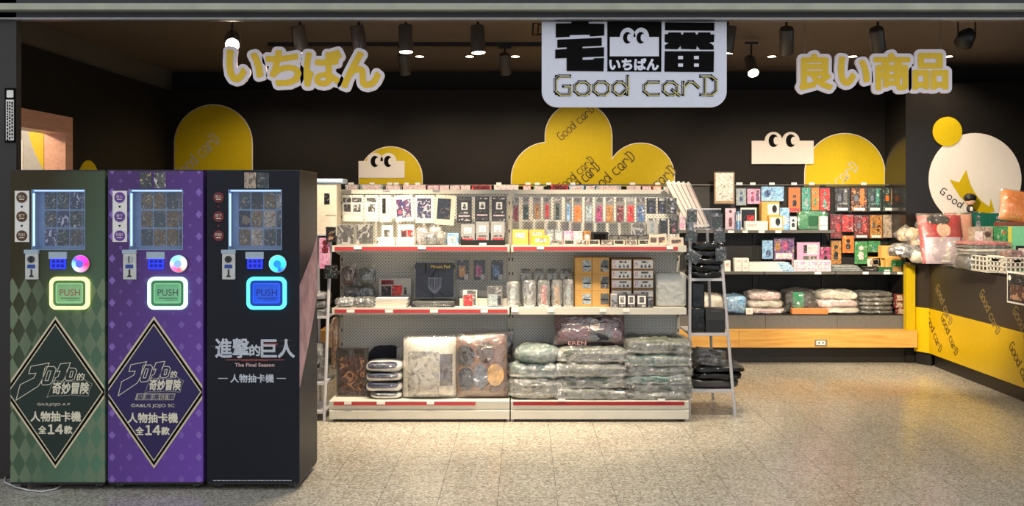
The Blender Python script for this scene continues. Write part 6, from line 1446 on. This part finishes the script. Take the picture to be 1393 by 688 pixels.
# green boxes and figurine behind
d = 8.29
for i, (a, b) in enumerate(((1319, 1345), (1345.6, 1372))):
    carton('green_box', 'teal green box with white print, %s of the pair under the figurine' % ('left', 'right')[i], 'box', (a, 290, b, 350), d, .15, mat('teal_box', (20, 104, 90), .5, var=.08), [('figure_print', (.3, .04, .6, .28), PR['plushgrey']), ('pale_band', (.02, .26, .98, .4), PR['greybl'])], zb=ZW, group='teal green boxes')
zf = ZP(290, d); xf = XP(1325, d)
fg_ = thing('figurine', 'small plain figurine with dark cap of hair on the teal boxes', 'figurine', (xf, d+.07, zf))
MB().tube([(xf, d+.07, zf), (xf, d+.07, zf+.006)], .045, 18).build('stand', BLKM, fg_)
MB().soft(xf-.032, xf+.032, d+.045, d+.095, zf+.006, zf+.075, .8, .8).build('body', mat('figurine_dark', (50, 46, 48), .5), fg_, smooth=True)
MB().soft(xf-.014, xf+.016, d+.038, d+.06, zf+.016, zf+.06, .8, .8).build('shirt_front', PAPER, fg_, smooth=True)
MB().soft(xf-.042, xf+.042, d+.03, d+.11, zf+.07, zf+.15, .9, .9).build('head', SKN, fg_, smooth=True)
MB().soft(xf-.054, xf+.054, d+.022, d+.125, zf+.098, zf+.178, .9, .9, .004, 3, fq=30).build('hair', mat('figurine_hair', (26, 26, 28), .4), fg_, smooth=True)
cushion('orange_bag', 'orange cushion in clear wrap at the right edge behind the counter goods', 'cushion', (1360, 258, 1412, 302), 7.9, mat('orange_cushion', (236, 140, 60), .6, var=.1), .05, ZP(302, 7.9), FILM, 8, [('pale_print', (.6, .1, .95, .7), PR['plushgrey'], 'disc')], tilt=-8)
carton('tin_box', 'red brown tin under the orange cushion', 'box', (1368, 302, 1412, 350), 7.9, .2, mat('tin_brown', (120, 70, 60), .4), [('label', (.05, .1, .6, .5), PR['beige'])], zb=ZW)
carton('character_box', 'brown and grey boxed goods left of the yellow box on the counter', 'box', (1325, 309, 1351, 352), 7.76, .1, PR['beige'], [('figure_print', (.5, .1, .95, .8), PR['brownart']), ('label', (.05, .1, .45, .5), PR['pastel'])], zb=ZW)
carton('character_box', 'green and yellow printed box in the middle of the counter', 'box', (1352, 308, 1371, 352), 7.76, .1, PR['green'], [('figure_print', (.5, .1, .95, .8), PR['amber'])], zb=ZW)
carton('character_box', 'mint green box with black title panel at the right edge', 'box', (1371.5, 308, 1412, 352), 7.76, .12, mat('mint_box', (126, 206, 160), .5), [('yellow_edge', (.0, .0, .12, 1), mat('lemon_edge', (226, 210, 80), .5)), ('title_panel', (.25, .48, 1, .85), BLKM), ('title_print', (.34, .54, .96, .76), PR['pastel'])], zb=ZW)
zz = ZW
for i, y0 in enumerate((347, 342.5, 338, 333.5, 329)):
    d = 7.3; r = (1316+(i % 3), y0, 1383-(i*2 % 5), 0)
    soft_bag('flat_bag', '%s flat bag in the pile on the counter, %s from the bottom' % (('black and grey', 'brown grey', 'white', 'black', 'red and pink')[i], ORD[i]), 'bag', r, d, .28, PR[('black', 'portrait', 'whitecloth', 'black', 'redart')[i]], FILMH, zb=zz, noise=.006, ez=.35, group='flat bags on the counter'); zz = ZP(y0, d)-.002
def basket(label, px0, px1, y0, d):
    xa, xb = XP(px0, d), XP(px1, d); z1 = ZP(y0, d); dp = .3
    root = thing('plastic_basket', label, 'basket', ((xa+xb)/2, d+dp/2, ZW), 'white plastic baskets')
    MB().box(xa, xb, d, d+dp, ZW, ZW+.006).build('basket_floor', METW, root)
    rim = MB()
    for (p, q_) in (((xa, d), (xb, d)), ((xb, d), (xb, d+dp)), ((xb, d+dp), (xa, d+dp)), ((xa, d+dp), (xa, d))):
        rim.tube([(p[0], p[1], z1), (q_[0], q_[1], z1)], .006, 6)
    rim.build('basket_rim', METW, root)
    n = 5
    for j in range(3):
        z = ZW+.006+(z1-ZW-.006)*(j/3.0); MB().box(xa, xb, d-.003, d+.003, z, z+.010).box(xa-.003, xa+.003, d, d+dp, z, z+.010).build('basket_slat', METW, root)
    for j in range(n+1):
        x = xa+(xb-xa)*j/n; MB().box(x-.005, x+.005, d-.003, d+.003, ZW, z1).build('basket_rib', METW, root)
    for j in range(1, n+1):
        y = d+dp*j/n; MB().box(xa-.003, xa+.003, y-.005, y+.005, ZW, z1).build('basket_rib', METW, root)
    xm = (xa+xb)/2; MB().box(xm-.03, xm+.02, d-.005, d-.001, z1-.03, z1-.012).build('grip_hole', INK, root)
basket('white plastic basket beside the flat bags on the counter', 1343, 1366, 349.5, 7.08)
basket('white plastic basket at the right edge of the counter', 1369, 1400, 351, 6.98)
soft_bag('flat_bag', 'black and pink flat bag heaped in the right basket', 'bag', (1372, 340, 1398, 0), 7.02, .2, PR['wine'], FILMH, zb=ZW+.008, noise=.006)

# ================================================================== LADDER RACKS
def rack(label, fl, fr2, rear, shelves, d, dep, name='ladder_rack'):
    root = thing(name, label, 'rack', (XP((fl[1][0]+fr2[1][0])/2, d), d+dep/2, 0))
    tl, bl_ = Vector(P(fl[0][0], fl[0][1], d+.12)), Vector(P(fl[1][0], fl[1][1], d)); trr, br = Vector(P(fr2[0][0], fr2[0][1], d+.12)), Vector(P(fr2[1][0], fr2[1][1], d))
    bl_.z = 0; br.z = 0
    MB().tube([bl_, tl], .011, 8).build('front_leg', STAND, root); MB().tube([br, trr], .011, 8).build('front_leg', STAND, root)
    for px_top, px_bot in rear:
        a = Vector((XP(px_bot[0], d+dep), d+dep, 0)); b = Vector(P(px_top[0], px_top[1], d+.16)); MB().tube([a, b], .010, 8).build('rear_leg', STAND, root)
    for y in shelves:
        z = ZP(y, d+.04); t1 = z/tl.z; t2 = z/trr.z
        A, B = bl_.lerp(tl, t1), br.lerp(trr, t2); yb = d+dep*(1-t1*.55)
        MB().box(A.x, B.x, A.y-.008, A.y+.012, z-.018, z).build('cross_bar', STAND, root)
        MB().box(A.x, B.x, A.y+.012, yb, z-.008, z-.002).build('shelf_plate', STAND, root)
        MB().box(A.x-.006, A.x+.006, A.y, yb, z-.014, z).box(B.x-.006, B.x+.006, A.y, yb, z-.014, z).build('side_bar', STAND, root)
    return root
RD = 6.34
rk = rack('grey white ladder rack standing beside the white gondola', ((939, 300), (937.5, 567)), ((978, 312), (1000, 566)), [((962, 312), (970, 543))], (379, 453, 529), RD, .56)
# clear tray at the top with slanted white boxes
d = RD+.10; za = ZP(311, d); xa, xb = XP(936, d), XP(981, d)
tb = MB().box(xa, xb, d, d+.004, za, ZP(284, d)).box(xa, xb, d+.004, d+.22, za, za+.004).box(xa, xa+.004, d+.004, d+.22, za+.004, ZP(284, d)).box(xb-.004, xb, d+.004, d+.22, za+.004, ZP(284, d)).box(xa, xb, d+.216, d+.22, za+.004, ZP(284, d))
tb.build('acrylic_tray', GLASS, rk)
MB().box(xa, xb, d-.003, d+.0, ZP(285, d), ZP(283.4, d)).box(xa, xb, d-.003, d, za-.004, za).build('tray_edge', STAND, rk)
LB = mat('ivory_tube_box', (226, 216, 206), .5, var=.04)
for i in range(5):
    d2 = RD+.13+.034*i
    top = (910+6.6*i, 249+.5*i); bot = (942+5.2*i, 310)
    A = Vector(P(bot[0], bot[1], d2)); B = Vector(P(top[0], top[1], d2)); A.z = max(A.z, za+.005)
    u = (B-A).normalized(); n = Vector((0, -1, 0)); s_ = u.cross(n); w = .017
    root = thing('tube_box', 'long ivory box leaning left in the ladder rack tray, %s from left' % ORD[i], 'box', tuple(A), 'long leaning ivory boxes')
    f = Frame(A, s_, u, n); ln = (B-A).length
    MB().prism(f, [(-w, 0.004), (w, 0.004), (w, ln), (-w, ln)], -.024, 0).build('box', LB, root)
    MB().prism(f, [(-w*.9, ln), (w*.9, ln), (w*.7, ln+.018), (-w*.9, ln+.014)], -.022, -.002).build('end_flap', PAPER, root)
    MB().prism(f, [(w*.55, .02), (w*.9, .02), (w*.9, ln-.01), (w*.55, ln-.01)], 0, .0008).build('edge_print', mat('mauve_edge', (150, 120, 120), .5), root)
DKP = PR['darkgreen']
for i, (rct, tl_, dd) in enumerate((((225, 283, 306, 388), 0, RD+.085), ((417, 322, 502, 428), 0, RD+.085), ((210, 432, 300, 536), 8, RD+.07), ((438, 432, 526, 540), -2, RD+.075), ((450, 582, 536, 688), -2, RD+.06), ((196, 598, 306, 690), 32, RD+.045))):
    pk = flat_pack('charm_pack', 'dark carded charm clipped to the ladder rack, %s' % ('top left', 'top right', 'left below the tray', 'right below the tray', 'right beside the black bags', 'tilted one by the left leg')[i], 'charm pack', R('L', *rct), dd, PR['black'], [('title_print', (.15, .08, .85, .2), PR['portrait']), ('figure_print', (.2, .35, .8, .9), DKP)], tilt=tl_, group='dark charms clipped to the ladder rack')
    zt = ZP(R('L', *rct)[1], dd); x = pk.location.x
    MB().box(x-.008, x+.008, dd-.006, dd+.05, zt-.012, zt+.006).build('clip', CHROME, pk)
wall_pack('charm_pack', 'pinkish pack behind the left end of the ladder rack tray', 'pack', 'L', (160, 300, 216, 448), PR['pastel'], [('figure_print', (.2, .3, .8, .9), PR['pink'])], d=8.8)
BLB = mat('black_poly_bag', (20, 22, 22), .18, var=.1, bump=.5, bscale=14)
zz = ZP(379, RD+.04)
for i, y0 in enumerate((370, 360, 350, 340, 331)):
    d2 = RD+.07+.01*(i % 2); r = (940+(i % 3), y0, 984-(i % 2)*3, 0)
    soft_bag('black_bag', 'black shiny bag in the pile on the upper ladder rung, %s from the bottom' % ORD[i], 'bag', r, d2, .22, BLB, None, zb=zz, noise=.012, ez=.5, fq=14, group='black bags on the upper rung'); zz = ZP(y0, d2)-.003
z2 = ZP(453, RD+.04)
soft_bag('black_bag', 'tall black bag standing on the middle ladder rung, rear left', 'bag', R('M', 266, 225, 362, 440), RD+.14, .07, BLB, None, zb=z2, noise=.006, ex=.2, ez=.2)
soft_bag('black_bag', 'short black bag on the middle ladder rung, front left', 'bag', R('M', 264, 425, 368, 606), RD+.06, .07, BLB, None, zb=z2, noise=.006, ex=.2, ez=.2)
kb = carton('black_case', 'black box with grey lid band on the middle ladder rung', 'case', R('M', 372, 432, 524, 606), RD+.06, .14, mat('black_case_card', (34, 34, 34), .4), [('lid_band', (.0, .0, 1, .46), mat('case_lid', (52, 52, 50), .3)), ('lid_fold', (.3, .06, .8, .1), DGREY)], zb=z2)
z3 = ZP(529, RD+.04); zz = z3
for i, (x0_, x1_, y0) in enumerate(((938, 1007, 517), (942, 1012, 507), (944, 1014, 500))):
    d2 = RD+.05; soft_bag('black_bag', 'black flat bag jutting out of the lowest ladder rung, %s from the bottom' % ORD[i], 'bag', (x0_, y0, x1_, 0), d2, .34, BLB if i else mat('grey_black_bag', (66, 64, 58), .25, bump=.4, bscale=14), None, zb=zz, noise=.01, ez=.5, group='black bags on the lowest rung'); zz = ZP(y0, d2)-.003
cushion('clear_film_bag', 'glossy grey clear bag leaning on the lowest ladder rung pile', 'bag', R('O', 285, 108, 530, 300), RD+.1, mat('smoky_bag', (88, 84, 76), .3, var=.3, scale=14), .03, zz-.002, FILMH, 25, tilt=-10, noise=.03)

# second rack, half hidden behind the black vending machine
RD2 = 6.2
rk2 = rack('white ladder rack half hidden behind the black vending machine', ((425, 318), (407, 574)), ((450, 318), (441, 566)), [((432, 318), (436, 556))], (430, 519, 557), RD2, .34)
d = RD2+.12
carton('white_box', 'white box with pale blue lid on top of the half hidden rack', 'box', (424, 249, 458, 318), d, .16, mat('ivory_box', (226, 212, 190), .5), [('dark_label', (.5, .2, .72, .42), PR['black']), ('crease', (.55, .62, .98, .64), GREYL)], zb=ZP(318, d))
carton('box_lid', 'pale blue lid on the white box beside the gondola', 'lid', (422, 243, 466, 249), d-.01, .18, mat('pale_blue_lid', (186, 208, 226), .5), [('lid_edge', (0, .6, 1, .9), mat('blue_edge', (150, 184, 214), .5))], zb=ZP(249, d)+.001)
MB().box(XP(421, d), XP(459, d), d-.02, d+.18, ZP(318, d)-.012, ZP(318, d)).build('top_plate', STAND, rk2)
flat_pack('pink_pack', 'pink pack hanging on the half hidden rack', 'pack', (434, 322, 449, 366), RD2+.085, PR['pink'], [('figure_print', (.2, .1, .9, .5), PR['wine'])], sleeve=True)
flat_pack('charm_pack', 'dark carded charm clipped to the half hidden rack, upper one', 'charm pack', (443, 308, 457, 329), RD2+.07, PR['black'], [('figure_print', (.2, .3, .8, .9), PR['brownart'])], sleeve=True)
flat_pack('charm_pack', 'dark carded charm clipped to the half hidden rack, lower one', 'charm pack', (441, 360, 459, 379), RD2+.05, PR['black'], [('figure_print', (.2, .3, .8, .9), DKP)], sleeve=True)
z4 = ZP(430, RD2+.04)
for i in range(3):
    soft_bag('grey_bag', 'grey wrapped bag on the upper rung of the half hidden rack, %s from the bottom' % ORD[i], 'bag', (418, CY+(EYE-(z4+.05*(i+1)))*FPX/(RD2+.06), 444, 0), RD2+.06, .2, PR[('portrait', 'black', 'plushgrey')[i]], FILMH, zb=z4+.05*i, noise=.008, group='grey bags on the half hidden rack')
z5 = ZP(519, RD2+.04)
soft_bag('grey_bag', 'dark wrapped bag on the middle rung of the half hidden rack', 'bag', (416, 470, 441, 0), RD2+.05, .2, PR['black'], FILMH, zb=z5, noise=.01)
soft_bag('tan_bag', 'tan and grey bag hanging between the half hidden rack and gondola', 'bag', (448, 432, 460, 505), 6.36, .08, PR['amber'], FILM, zb=ZP(505, 6.36), noise=.006)
